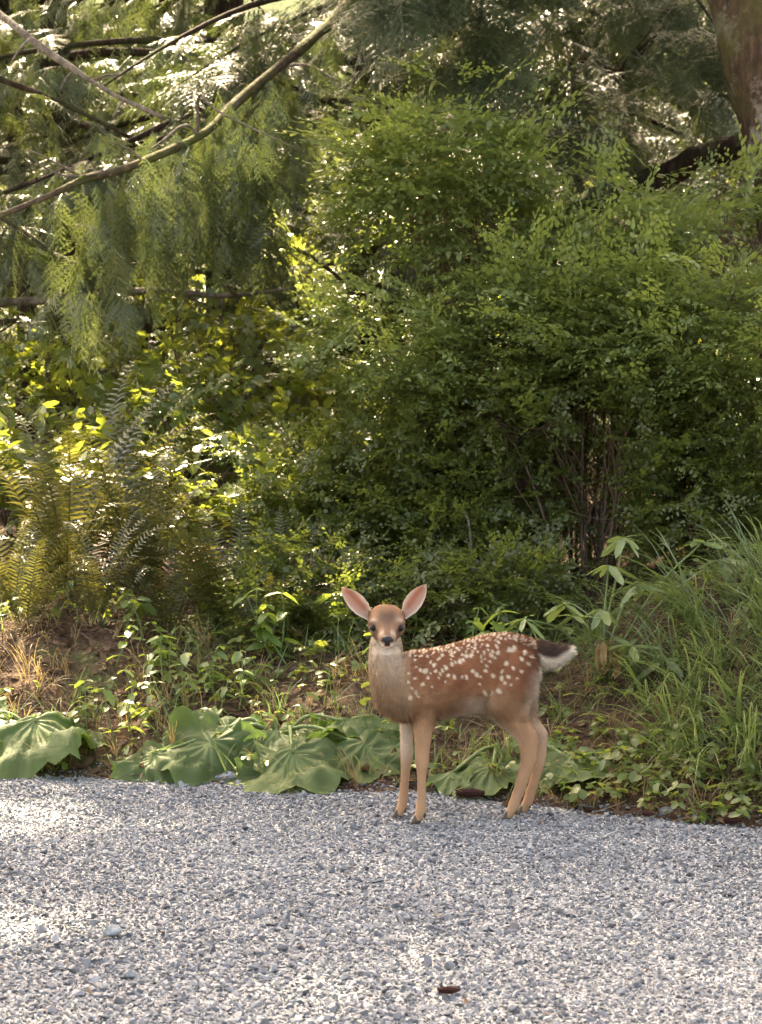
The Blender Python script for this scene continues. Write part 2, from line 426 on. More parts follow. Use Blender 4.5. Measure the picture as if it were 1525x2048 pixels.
# legs
NF, FF_, NH, FH = -.068, .012, -.024, .072
leg_loft([(560, 540, 55, .012), (556, 600, 82, .026), (556, 680, 92, .032), (564, 760, 84, .032), (565, 850, 62, .026), (563, 905, 53, .0215), (562, 950, 47, .019), (560, 1000, 40, .0175), (558, 1045, 38.5, .018), (558, 1080, 37, .0175), (556, 1130, 27, .0135),
          (556, 1200, 24, .012), (555, 1270, 25, .0125), (553, 1320, 30, .015), (549, 1352, 31, .016), (541, 1380, 27, .0155), (536, 1398, 22, .014)], NF)
leg_loft([(490, 640, 50, .02), (482, 720, 60, .03), (474, 800, 48, .028), (472, 860, 39, .024), (475, 950, 37.5, .0195), (476, 1040, 36, .018), (474, 1080, 34, .0175), (470, 1130, 28, .014), (465, 1200, 25, .0125),
          (459, 1270, 26, .013), (453, 1320, 28, .015), (447, 1350, 29, .016), (438, 1378, 25, .0155), (430, 1398, 20, .014)], FF_)
leg_loft([(1075, 470, 60, .012), (1060, 530, 112, .030), (1042, 610, 142, .042), (1022, 690, 148, .046), (1008, 750, 132, .043), (1018, 800, 112, .038), (1052, 850, 94, .031), (1094, 900, 82, .0255), (1126, 945, 69, .0215), (1144, 985, 57, .019), (1147, 1035, 48, .0175), (1145, 1085, 44, .0165),
          (1122, 1160, 37, .0145), (1096, 1240, 34, .014), (1071, 1310, 32, .0155), (1059, 1348, 32, .0165), (1043, 1380, 27, .0155), (1034, 1398, 23, .014)], NH)
leg_loft([(1080, 560, 80, .025), (1072, 650, 120, .038), (1066, 740, 125, .040), (1080, 800, 105, .036), (1112, 850, 82, .030), (1157, 900, 72, .025), (1200, 945, 61, .021), (1217, 985, 48, .0185), (1221, 1035, 40, .017), (1218, 1095, 36, .016),
          (1200, 1190, 30, .0142), (1178, 1260, 29, .014), (1162, 1315, 30, .0155), (1150, 1350, 31, .0165), (1136, 1380, 26, .0155), (1128, 1398, 22, .014)], FH)
# tail: held out to the right, thick and flat
S = dens([(1150, 478, .026, .022), (1195, 492, .033, .030), (1240, 513, .031, .036), (1290, 522, .026, .031), (1340, 514, .020, .022), (1380, 500, .013, .013), (1404, 490, .006, .006)])
rr = []
for cx, cyy, hy, hz in S:
    rr.append(np.c_[fx(cx) + 0 * TH, fyc(1170) + .02 * smooth(1180, 1400, cx) + hy * np.cos(TH), fz(cyy) + hz * np.sin(TH)])
ring_loft(rr)
# grow one continuous skin over it
me = raw_mesh('fawn_cage', fv, ff); tmp = link('fawn_cage', me)
md = tmp.modifiers.new('r', 'REMESH'); md.mode = 'VOXEL'; md.voxel_size = .0028
md = tmp.modifiers.new('s', 'SMOOTH'); md.factor = .5; md.iterations = 7
dg = bpy.context.evaluated_depsgraph_get(); ev = tmp.evaluated_get(dg); m2 = ev.to_mesh()
BV = np.empty(len(m2.vertices) * 3, np.float32); m2.vertices.foreach_get('co', BV); BV = BV.reshape(-1, 3).astype(float)
BN = np.empty(len(m2.vertices) * 3, np.float32); m2.vertices.foreach_get('normal', BN); BN = BN.reshape(-1, 3).astype(float)
lt = np.empty(len(m2.polygons), np.int32); m2.polygons.foreach_get('loop_total', lt)
li = np.empty(len(m2.loops), np.int32); m2.loops.foreach_get('vertex_index', li)
assert (lt == 4).all(); BF = li.reshape(-1, 4)
ev.to_mesh_clear(); bpy.data.objects.remove(tmp); bpy.data.meshes.remove(me)

# ---- coat colours (what the hair itself is, spots included)
RED = np.array((.275, .112, .056)); DRED = np.array((.150, .056, .028)); TAN = np.array((.45, .262, .150)); GREY = np.array((.42, .275, .172))
CREAM = np.array((.78, .66, .50)); WHITE = np.array((.72, .63, .52)); DARK = np.array((.030, .018, .014)); FACE = np.array((.26, .155, .098))
r = rig(11)
SPOTS = [(515, 505, 8), (520, 545, 9), (550, 560, 13), (575, 565, 16), (585, 600, 11), (558, 636, 13), (512, 600, 9), (485, 580, 9), (480, 620, 9), (497, 655, 9), (520, 680, 13), (530, 700, 9), (490, 705, 13), (604, 520, 9), (622, 535, 12), (640, 505, 9), (652, 498, 9), (668, 482, 9),
  (645, 600, 9), (652, 580, 9), (665, 562, 10), (685, 548, 12), (697, 590, 11), (733, 595, 14), (682, 620, 8), (715, 532, 11), (735, 520, 10), (762, 518, 14), (780, 510, 11), (797, 487, 13), (825, 488, 15), (850, 447, 11), (833, 571, 14), (853, 587, 16), (876, 602, 9), (795, 598, 13), (770, 600, 9),
  (862, 470, 8), (878, 492, 9), (885, 520, 10), (893, 475, 9), (902, 505, 9), (900, 570, 11), (908, 545, 8), (918, 458, 10), (925, 485, 10), (928, 520, 9), (945, 470, 11), (940, 495, 9), (948, 598, 16), (965, 440, 9), (972, 475, 14), (958, 502, 9), (994, 575, 17), (990, 612, 15), (1017, 532, 15), (1028, 605, 12),
  (1035, 460, 15), (1060, 456, 17), (1050, 470, 13), (1055, 560, 12), (1040, 640, 11), (1100, 512, 14), (1098, 575, 12), (1140, 535, 10), (1010, 640, 12), (975, 683, 14), (940, 690, 12), (930, 705, 10), (895, 685, 14), (905, 700, 10), (870, 640, 8), (1075, 610, 10), (1120, 480, 11), (1150, 500, 8), (600, 575, 9), (630, 565, 8), (610, 650, 8)]
for k, x in enumerate(np.arange(495, 1190, 21)):                                  # the two rows along the spine
    tp = np.interp(x, [470, 600, 700, 800, 900, 1000, 1100, 1180], [474, 463, 443, 412, 388, 381, 402, 442])
    SPOTS.append((x + r.uniform(-5, 5), tp + r.uniform(-2, 6), 6 + 3 * r.random())); SPOTS.append((x + r.uniform(-7, 7), tp + 18 + r.uniform(-5, 9), 5.5 + 3 * r.random()))
for k in range(26):
    x = r.uniform(700, 1000); tp = np.interp(x, [700, 800, 900, 1000], [443, 412, 388, 381]); SPOTS.append((x, tp + r.uniform(20, 70), r.uniform(6, 9)))
SPOTS = np.array(SPOTS); SPOTS[:, 2] *= .88
def mixc(a, b_, t): return a + (b_ - a) * np.asarray(t)[:, None]
def coat(V, N):
    cx, cyy = V[:, 0] * 1906 + 790, 1412 - V[:, 2] * 1906; y = V[:, 1]
    yc = fyc(cx); n = len(V); ns = wob(V, 30) * .5 + wob(V, 90) * .5
    C = np.tile(RED, (n, 1))
    top = np.interp(cx, [300, 470, 600, 700, 800, 900, 1000, 1100, 1200], [560, 470, 460, 440, 410, 386, 378, 400, 470])
    C = mixc(C, DRED, smooth(110, 10, cyy - top) * .55 * (cx > 440))
    C = mixc(C, TAN, smooth(600, 770, cyy + 35 * ns) * .85)                        # paler down the flank
    C = mixc(C, GREY, smooth(530, 440, cx + 22 * ns) * smooth(1000, 760, cyy))       # neck and chest
    C = mixc(C, WHITE, .42 * smooth(700, 440, cyy + 40 * ns) * smooth(480, 420, cx))   # throat
    C = mixc(C, TAN, smooth(800, 900, cyy))                                          # legs
    C = mixc(C, DRED, .30 * smooth(.2, .9, -N[:, 0]) * smooth(980, 1060, cyy) * smooth(1380, 1200, cyy))
    C = mixc(C, WHITE, .45 * smooth(-.6, -.95, N[:, 2]) * smooth(740, 800, cyy) * smooth(950, 880, cyy) * (cx > 640))     # belly
    C = mixc(C, WHITE, .75 * smooth(690, 760, cyy) * smooth(905, 800, cyy) * np.exp(-((cx - 845) / 70.) ** 2))
    leg_in = np.where(cx < 700, np.where(y > -.03, smooth(.2, -.6, N[:, 1]), smooth(.1, .8, N[:, 1])), np.where(y > .03, .35 * smooth(.2, -.6, N[:, 1]), smooth(.1, .8, N[:, 1])))
    C = mixc(C, WHITE, .62 * leg_in * smooth(780, 850, cyy) * smooth(1180, 950, cyy))                                        # inside of the legs
    C = mixc(C, WHITE, .8 * smooth(.25, .9, -N[:, 0]) * smooth(790, 830, cyy) * smooth(1010, 930, cyy) * (cx > 880) * (cx < 1110))  # front of the thigh
    C = mixc(C, WHITE, .6 * smooth(.3, .9, N[:, 0]) * smooth(540, 620, cyy) * smooth(860, 760, cyy) * (cx > 1080) * (cx < 1225))     # buttock
    tl = (cx > 1196)&(cyy < 660)
    tcy = np.interp(cx, [1190, 1240, 1290, 1340, 1380, 1404], [505, 525, 532, 512, 487, 470]) + 10 * ns
    C = np.where(tl[:, None], mixc(np.tile(np.array((.085, .048, .034)), (n, 1)), WHITE * 1.12, smooth(-24, 2, cyy - tcy)), C)
    # spots on the back and flanks
    body = (cx > 465) & (cx < 1195) & (cyy < 730)
    ix = np.where(body)[0]
    wx = cx[ix] + 5 * wob(V[ix], 160); wz = cyy[ix] + 5 * wob(V[ix] + 3, 160)
    best = np.zeros(len(ix))
    for sx, sy, sr in SPOTS:
        best = np.maximum(best, smooth(sr * 1.18, sr * .55, np.hypot((wx - sx), (wz - sy) * .9)))
    C[ix] = mixc(C[ix], CREAM, best * .85)
    # head
    d = V - HC; t, a, u = d @ HF, d @ HR, d @ HU
    hd = (cx < 500) & (t > -.07) & (cyy < 500) & (np.hypot(a, u) < .066) & ((t > .0) | (u > -.03))
    hd = hd * np.maximum(smooth(-.048, -.028, u), smooth(.035, .055, t))
    H = np.tile(FACE, (n, 1)); aa = np.abs(a)
    H = mixc(H, np.array((.28, .145, .080)), smooth(.0, .03, u) * .7)
    H = mixc(H, DARK * 2.6, .9 * np.exp(-(a / .029) ** 4 - ((t - .024) / .036) ** 2) * smooth(.008, .020, u))      # dark forehead
    H = mixc(H, DARK * 4.0, .65 * smooth(.013, .006, aa) * smooth(.02, .045, t) * smooth(.0, .012, u))              # stripe down the nose
    H = mixc(H, WHITE * .9, .6 * np.exp(-((aa - .034) / .012) ** 2 - ((t - .034) / .012) ** 2 - ((u - .017) / .010) ** 2))   # over the eye
    H = mixc(H, DARK * 1.2, .85 * np.exp(-((aa - .037) / .0125) ** 2 - ((u - .0055) / .0100) ** 2) * smooth(.02, .035, t))
    H = mixc(H, DARK * 2.5, .5 * np.exp(-((aa - .036) / .008) ** 2 - ((u + .010) / .006) ** 2) * (t > .02))
    H = mixc(H, WHITE, .3 * np.exp(-((t - .091) / .010) ** 2) * smooth(.006, .014, aa) * (u > -.03))               # pale band behind the nose
    H = mixc(H, GREY * 1.05, .7 * smooth(.035, .046, aa) * smooth(-.002, -.02, u))
    H = mixc(H, WHITE * 1.08, .85 * smooth(-.012, -.022, u) * smooth(.060, .085, t))                                # chin
    H = mixc(H, WHITE, .8 * smooth(.006, .012, aa) * smooth(.094, .104, t) * smooth(-.002, -.008, u))
    H = mixc(H, WHITE, .4 * smooth(-.02, -.04, u))
    C = mixc(C, H, hd * smooth(480, 440, cyy - 900 * np.clip(t, 0, .04)))
    return C * (1 + .13 * ns[:, None] + .07 * wob(V, 14)[:, None])
BC = coat(BV, BN)

# ---- ears: cupped leaves of skin with two faces, joined to the same mesh
def ear(tip, side, base):
    L = np.array(tip) - np.array(base); ln = np.linalg.norm(L); ax = L / ln
    fw = np.array([side * .22, -1, -.05]); fw -= ax * fw.dot(ax); fw /= np.linalg.norm(fw); sd = np.cross(ax, fw)
    ns, na = 26, 15; V, C, F = [], [], []
    for face in (0, 1):
        for i in range(ns):
            s = i / (ns - 1)
            w = .0295 * (np.interp(s, [0, .12, .3, .5, .7, .85, .95, 1], [.34, .58, .93, 1, .83, .52, .24, .02]))
            for j in range(na):
                a = -1 + 2 * j / (na - 1)
                cup = (.020 * (1 - .5 * s)) * (a * a) * (1.0 - .3 * s) + .006 * s
                th = .0016 * (1 - abs(a) ** 6)
                p = np.array(base) + ax * ln * s + sd * w * a * (1 - .10 * a * a) + fw * (cup - (th if face else -th)) + fw * (-.007 * math.sin(math.pi * s))
                V.append(p)
                e = max(smooth(.66, .95, abs(a)), smooth(.86, 1, s)); inner = float(np.clip(np.exp(-((a * side * (-1) - .12) / .42) ** 2), 0, 1) * smooth(.12, .3, s) * smooth(.97, .8, s))
                if face == 0:
                    c = np.array((.50, .34, .27)); c = c + (np.array((.36, .14, .09)) - c) * inner * .8
                    c = c + (WHITE * .95 - c) * float(np.exp(-((a * side * (-1) - .78) / .30) ** 2)) * .95 * float(smooth(.85, .45, s))
                    c = c + (WHITE * 1.05 - c) * float(e) * .8
                else:
                    c = TAN * .75; c = c + (WHITE - c) * float(smooth(.8, 1, abs(a))) * .6
                C.append(c)
    for face in (0, 1):
        o = face * ns * na
        for i in range(ns - 1):
            for j in range(na - 1):
                q = (o + i * na + j, o + i * na + j + 1, o + (i + 1) * na + j + 1, o + (i + 1) * na + j)
                F.append(q if face == 0 else q[::-1])
    o = ns * na
    for i in range(ns - 1):
        F.append((i * na, (i + 1) * na, o + (i + 1) * na, o + i * na)); F.append((i * na + na - 1, o + i * na + na - 1, o + (i + 1) * na + na - 1, (i + 1) * na + na - 1))
    for j in range(na - 1): F.append(((ns - 1) * na + j, (ns - 1) * na + j + 1, o + (ns - 1) * na + j + 1, o + (ns - 1) * na + j))
    return np.array(V), np.array(C), np.array(F)
yE = HC[1] + .014
EV1, EC1, EF1 = ear((fx(119), yE - .004, fz(112)), -1, (fx(279), yE + .004, fz(281)))
EV2, EC2, EF2 = ear((fx(577), yE + .004, fz(98)), 1, (fx(449), yE + .004, fz(277)))
nb = len(BV)
AV = np.vstack([BV, EV1, EV2]); AC = np.vstack([BC, EC1, EC2]); AF = np.vstack([BF, EF1 + nb, EF2 + nb + len(EV1)])
mi = np.r_[np.zeros(len(BF), int), np.ones(len(EF1) + len(EF2), int)]

b = NB('fawn_coat')
cc = b.attr('coat', out='Color')
c = b.mix(b.math('MULTIPLY', b.noise(420, 3, .7, b.pos()), .5), cc, b.mix(.45, cc, (.05, .03, .02)))
M_COAT = b.done(b.bsdf(c, .85, .15, b.bump(b.noise(500, 3, .7, b.pos()), .5, .002)))
b = NB('fawn_ear')
cc = b.attr('coat', out='Color'); tr = b.n('ShaderNodeBsdfTranslucent'); b.set(tr.inputs[0], b.mix(.4, cc, (.75, .30, .20)))
mx = b.n('ShaderNodeMixShader'); mx.inputs[0].default_value = .3
b.t.links.new(b.bsdf(cc, .8, .15), mx.inputs[1]); b.t.links.new(tr.outputs[0], mx.inputs[2]); M_EAR = b.done(mx.outputs[0])
b = NB('fawn_hair')
cc = b.attr('coat', out='Color'); tr = b.n('ShaderNodeBsdfTranslucent'); b.set(tr.inputs[0], cc)
mx = b.n('ShaderNodeMixShader'); mx.inputs[0].default_value = .35
b.t.links.new(b.bsdf(cc, .6, .25), mx.inputs[1]); b.t.links.new(tr.outputs[0], mx.inputs[2]); M_HAIR = b.done(mx.outputs[0])
b = NB('wet_black'); M_BLACK = b.done(b.bsdf((.005, .004, .004), .16, .22))
b = NB('nose_skin'); M_NOSE = b.done(b.bsdf((.012, .010, .012), .42, .35, b.bump(b.noise(600, 2, .5, b.pos()), .4, .001)))
b = NB('hoof_horn'); M_HOOF = b.done(b.bsdf(b.mix(b.noise(120, 3, .6, b.pos()), (.03, .022, .016), (.11, .08, .058)), .45, .4))

fawn = thing('fawn', 'spotted brown fawn standing on the gravel, head turned to face the viewer', 'fawn', tuple(FAWN))
body = link('body', raw_mesh('body', AV, AF, [M_COAT, M_EAR], True, None, mi, AC), fawn)

# fur: short tapering hairs rooted all over the skin
def fur():
    r = rig(21)
    p = BV[BF]; ar = np.linalg.norm(np.cross(p[:, 2] - p[:, 0], p[:, 3] - p[:, 1]), axis=1) / 2
    n = 150000
    fi = r.choice(len(BF), n, p=ar / ar.sum()); uv = r.random((n, 2)); q = p[fi]; nq = BN[BF[fi]]
    w = np.stack([(1 - uv[:, 0]) * (1 - uv[:, 1]), uv[:, 0] * (1 - uv[:, 1]), uv[:, 0] * uv[:, 1], (1 - uv[:, 0]) * uv[:, 1]], 1)[:, :, None]
    root = (q * w).sum(1); nor = (nq * w).sum(1); nor /= np.linalg.norm(nor, axis=1, keepdims=True)
    C = coat(root, nor)
    cx, cyy = root[:, 0] * 1906 + 790, 1412 - root[:, 2] * 1906
    d = root - HC; t, a, u = d @ HF, d @ HR, d @ HU
    head = (cx < 500) & (cyy < 470) & (t > -.06) & ((t > .0) | (cyy < 400)) & ((u > -.036 + .012 * r.normal(size=n)) | (t > .05))
    jx, jy = cx + r.normal(0, 22, n), cyy + r.normal(0, 22, n)
    ln = .0072 + .004 * smooth(620, 800, jy) + .005 * smooth(480, 420, jx) * smooth(430, 640, jy)
    ln = ln + .010 * smooth(1060, 1170, jx) * smooth(.0, .6, nor[:, 0]) * smooth(900, 780, jy) + .007 * smooth(-.1, -.6, nor[:, 2]) * smooth(680, 760, jy) * smooth(920, 860, jy)
    ln = ln + .008 * np.exp(-((jx - 850) / 60) ** 2 - ((jy - 800) / 45) ** 2)
    ln = ln + (.0045 - ln) * smooth(800, 900, jy); ln = ln + (.0024 - ln) * smooth(980, 1080, jy)
    ln = np.where((cx > 1190) & (cyy < 660), .017, ln)
    ln = np.where(head, .0045, ln); ln = np.where(head & (t > .06), .0022, ln); ln = np.where(head & (t > .107), .0006, ln)
    ln *= r.uniform(.6, 1.25, n)
    flow = np.zeros((n, 3)); flow[:, 0] = .75; flow[:, 2] = -.55
    flow[(cyy > 860)] = (.25, 0, -1.0)
    flow[(cx < 480) & (cyy < 880)] = (.15, 0, -1.0)
    flow[head] = -HF + np.array([0, .2, .1])
    tl = (cx > 1190) & (cyy < 660); flow[tl] = (.9, 0, -.25)
    flow += r.normal(0, .22, (n, 3))
    flow -= nor * (flow * nor).sum(1, keepdims=True); flow /= np.linalg.norm(flow, axis=1, keepdims=True) + 1e-9
    lift = r.uniform(.18, .55, n)[:, None] + (.35 * np.maximum(np.maximum(tl, smooth(1060, 1180, cx) * smooth(900, 780, cyy)), smooth(-.1, -.6, nor[:, 2]) * smooth(930, 860, cyy)))[:, None]
    dr = flow * (1 - lift * .6) + nor * lift; dr /= np.linalg.norm(dr, axis=1, keepdims=True)
    sd = np.cross(dr, r.normal(size=(n, 3))); sd /= np.linalg.norm(sd, axis=1, keepdims=True)
    wd = (.00055 + .00025 * r.random(n))[:, None]
    rt = root - nor * .0008
    V = np.stack([rt - sd * wd, rt + sd * wd, rt + dr * ln[:, None]], 1).reshape(-1, 3)
    fl = (np.cross(V[1::3] - V[0::3], V[2::3] - V[0::3]) * nor).sum(1) < 0
    W = V.reshape(-1, 3, 3); W[fl] = W[fl][:, [1, 0, 2]]; V = W.reshape(-1, 3)
    C = C * (r.uniform(.74, 1.26, (n, 1)) + .16 * wob(root * (1, 1, .6), 140)[:, None]); tip = np.clip(C * 1.18 + .01, 0, .95)
    CC = np.stack([C * .95, C * .95, tip], 1).reshape(-1, 3)
    me = raw_mesh('fur', V, np.arange(n * 3).reshape(-1, 3), [M_HAIR], True, None, None, CC)
    me.normals_split_custom_set(np.repeat(nor * .8 + dr * .2, 3, 0).tolist())
    o = link('fur', me, fawn); o['kind'] = 'stuff'
fur()
def uvball(c, rx, ry, rz, n=12, m=16):
    V, F = [], []
    for i in range(n + 1):
        t = math.pi * i / n
        for j in range(m):
            a = 2 * math.pi * j / m; V.append((c[0] + rx * math.sin(t) * math.cos(a), c[1] + ry * math.sin(t) * math.sin(a), c[2] + rz * math.cos(t)))
    for i in range(n):
        for j in range(m): k = (j + 1) % m; F.append((i * m + j, (i + 1) * m + j, (i + 1) * m + k, i * m + k))
    return np.array(V), np.array(F)
for s in (-1, 1):
    V, F = uvball(hp(.0482, s * .0375, .0055), .0114, .0117, .0102)
    link('eye', raw_mesh('eye', V, F, [M_BLACK]), fawn)
# nose pad: broad on top, notched below, with two nostrils
V, F = uvball((0, 0, 0), 1, 1, 1, 16, 24); Q = []
for x, y, z in V:
    w = .0178 * (1 + .22 * max(z, 0) - .45 * max(-z, 0) ** 1.3)
    nost = math.exp(-((abs(x) - .55) / .22) ** 2 - ((z + .05) / .28) ** 2) * (y < 0)
    Q.append(hp(.1105 - y * .0125 - nost * .004, x * w, -.0012 + z * .0165))
link('nose', raw_mesh('nose', np.array(Q), F, [M_NOSE]), fawn)
V, F = uvball((0, 0, 0), 1, 1, 1, 8, 16)
link('mouth', raw_mesh('mouth', np.array([hp(.1085 - y * .0065, x * .0135, -.0195 + z * .0032 - .003 * abs(x)) for x, y, z in V]), F, [M_NOSE]), fawn)
# cloven hooves and dew claws
def hoof(cx, yc, s, dirx):
    V, F = [], []
    for z, k in ((.0, 1.0), (.006, .98), (.013, .86), (.021, .70), (.027, .5)):
        for j in range(12):
            a = 2 * math.pi * j / 12; ca, sa = math.cos(a), math.sin(a)
            ln = .0150 if ca < 0 else .012
            V.append((fx(cx) + ln * ca * k * (1 if ca > 0 else dirx) - .004 + .004 * (z / .027), yc + s * .0072 + .0074 * sa * k, z))
    for i in range(4):
        for j in range(12): k = (j + 1) % 12; F.append((i * 12 + j, i * 12 + k, (i + 1) * 12 + k, (i + 1) * 12 + j))
    F.append(tuple(range(12))[::-1]); F.append(tuple(48 + j for j in range(12)))
    link('hoof', raw_mesh('hoof', V, F, [M_HOOF]), fawn)
for cx, yc, dc in ((536, NF, 576), (430, FF_, 472), (1034, NH, 1083), (1128, FH, 1168)):
    hoof(cx, yc, -1, 1.05); hoof(cx, yc, 1, 1.0)
    for s in (-1, 1):
        V, F = uvball((fx(dc) - .003, yc + s * .008, fz(1362)), .0055, .0045, .008, 6, 8)
        link('dewclaw', raw_mesh('dewclaw', V, F, [M_HOOF]), fawn)

# ================================================================== LEAF, TWIG AND FROND SHAPES
def rotm(rx, ry, rz): return np.array(Euler((rx, ry, rz), 'XYZ').to_matrix())
def blade(L, W, fold=.25, droop=.15, wide=.42):
    """one folded oval leaf along +x, 7 points, 6 faces"""
    x = np.array([0, .5, 1.0, wide * .62, min(wide + .33, .9), wide * .62, min(wide + .33, .9)]) * L
    w = np.array([0, 0, 0, .92, .72, -.92, -.72]) * W / 2
    z = np.abs(w) * fold - droop * L * (x / L) ** 2
    return np.c_[x, w, z], [(0, 1, 3), (3, 1, 4), (4, 1, 2), (0, 5, 1), (5, 6, 1), (6, 2, 1)]
def strip(L, W, n=2, droop=.1, side=0.0):
    V, F = [], []
    for i in range(n + 1):
        s = i / n; w = W / 2 * (1 - s) ** .6 if i else W * .35
        V += [(s * L, -w + side * s * s, -droop * L * s * s), (s * L, w + side * s * s, -droop * L * s * s)]
    for i in range(n): F.append((2 * i, 2 * i + 2, 2 * i + 3, 2 * i + 1))
    return np.array(V), F

# ---- materials
M_CEDAR = leaf_mat('cedar_needles', (.040, .054, .017), (.092, .112, .032), (.14, .19, .055), .36, .5, .24)
M_HEML = leaf_mat('hemlock_needles', (.036, .052, .022), (.075, .098, .038), (.13, .18, .05), .38, .5, .25)
M_HUCK = leaf_mat('shrub_leaves', (.086, .122, .036), (.180, .228, .072), (.29, .38, .08), .36, .5, .32)
M_HUCKD = leaf_mat('shrub_leaves_dark', (.052, .075, .019), (.120, .145, .040), (.26, .33, .06), .36, .5, .34)
M_FERN = leaf_mat('fern_green', (.036, .042, .013), (.078, .082, .026), (.19, .19, .04), .32, .55, .22, 'OBJ')
M_FERNB = leaf_mat('fern_brown', (.10, .055, .022), (.16, .09, .035), (.32, .16, .04), .6, .3, .35, 'OBJ')
M_MAPLE = leaf_mat('broad_leaves', (.060, .125, .030), (.13, .23, .050), (.42, .60, .06), .38, .5, .42, 'OBJ')
M_MAPLEI = leaf_mat('broad_leaves_far', (.060, .095, .024), (.125, .165, .042), (.36, .44, .06), .30, .6, .34)
M_WEED = leaf_mat('weed_leaves', (.070, .110, .028), (.15, .19, .055), (.38, .46, .08), .34, .5, .36)
M_WEEDO = leaf_mat('weed_leaves_single', (.070, .130, .035), (.14, .21, .06), (.38, .52, .08), .36, .5, .38, 'OBJ')
M_GRASS = leaf_mat('grass_blades', (.055, .098, .030), (.13, .185, .072), (.22, .32, .09), .40, .45, .30)
M_STRAW = leaf_mat('dry_grass', (.22, .16, .075), (.34, .26, .13), (.40, .30, .12), .6, .3, .3)
M_RHODO = leaf_mat('rhododendron_leaves', (.10, .155, .060), (.21, .27, .12), (.32, .42, .11), .36, .5, .3, 'OBJ')
M_DEAD = dry_mat('dead_leaves', (.055, .030, .018), (.20, .125, .070), .8, .2, .25)
M_DEADO = dry_mat('wilted_leaves', (.24, .145, .060), (.40, .27, .13), .7, .2, .25, 'OBJ')
M_TWIG = dry_mat('twigs', (.09, .055, .035), (.17, .12, .085), .85, .15, 0, 'OBJ')
M_TWIGI = dry_mat('litter_twigs', (.07, .045, .030), (.24, .17, .11), .85, .15, 0)
M_STEM = bark_mat('shrub_stem', (.105, .066, .046), (.21, .15, .115), None)
M_PALE = bark_mat('dead_wood', (.13, .105, .08), (.26, .225, .18), (.09, .10, .045), .3, None, (3, 3, 3))
M_MOSSB = bark_mat('mossy_limb', (.075, .052, .034), (.16, .115, .075), (.085, .088, .022), .50, (.15, .135, .10), (4, 4, 4))
M_BARK = bark_mat('trunk_bark', (.062, .036, .023), (.135, .080, .050), (.070, .065, .018), .42, (.27, .235, .19))
M_BARKD = bark_mat('cedar_bark', (.042, .026, .019), (.095, .060, .043), (.05, .058, .02), .42)
M_STALK = dry_mat('green_stalk', (.10, .15, .05), (.17, .20, .08), .6, .3, 0, 'OBJ')

# ---- twig sets
def cedar_spray(seed, L=.30, thin=1.0):
    """flat drooping fan: an axis with alternate branchlets that fork into narrow scaly fingers"""
    r = rig(seed); m = MB(); n = 8 + seed % 4
    V, F = strip(L, .006, 4, .30); m.add(V, F, .2)
    for i in range(n):
        for s in (-1, 1):
            t = (i + .3 + .35 * (s > 0)) / n * .95; x0 = t * L; z0 = -.30 * L * t * t
            ll = L * .46 * (1 - t) ** .75 * (.35 + .65 * min(1, t * 5)) * r.uniform(.35, 1.3) + .014
            ang = s * r.uniform(.65, .95); Rm = rotm(r.normal(0, .18), r.uniform(.05, .45), ang)
            V, F = strip(ll, .0085 * thin, 2, .25); m.add(V @ Rm.T + (x0, 0, z0), F, r.random())
            k = max(2, int(ll / .017))
            for j in range(k):
                for s2 in (-1, 1):
                    tt = (j + .6) / (k + .4); l2 = ll * .42 * (1 - tt * .7) * r.uniform(.7, 1.2)
                    V, F = strip(l2, .0072 * thin, 1, .2)
                    V = V @ rotm(0, r.uniform(0, .3), s2 * r.uniform(.55, .8)).T + (tt * ll, 0, -.25 * ll * tt * tt)
                    m.add(V @ Rm.T + (x0, 0, z0), F, r.random())
    return m.mesh('cedar_spray', M_CEDAR)
def needle_spray(seed, L=.32):
    """hemlock twig: flat rows of short soft needles on a forked axis"""
    r = rig(seed); m = MB()
    def row(Rm, o, ll, lv):
        V, F = strip(ll, .004, 2, .2); m.add(V @ Rm.T + o, F, 0)
        k = int(ll / .0058)
        for j in range(k):
            for s in (-1, 1):
                t = (j + .5) / k; nl = r.uniform(.011, .018) * (1 - .5 * t)
                V = np.array([(0, -.0013, 0), (0, .0013, 0), (nl, 0, -.002)]) @ rotm(r.normal(0, .3), r.normal(0, .2), s * r.uniform(.9, 1.3)).T + (t * ll, 0, -.2 * ll * t * t)
                m.add(V @ Rm.T + o, [(0, 1, 2)], lv)
    row(np.eye(3), np.zeros(3), L, .5)
    for i in range(7):
        for s in (-1, 1):
            t = (i + .4 + .3 * (s > 0)) / 8
            row(rotm(0, r.uniform(.0, .3), s * r.uniform(.7, 1.0)), np.array([t * L, 0, -.2 * L * t * t]), L * .42 * (1 - t * .75) * r.uniform(.7, 1.1), r.random())
    return m.mesh('hemlock_spray', M_HEML)
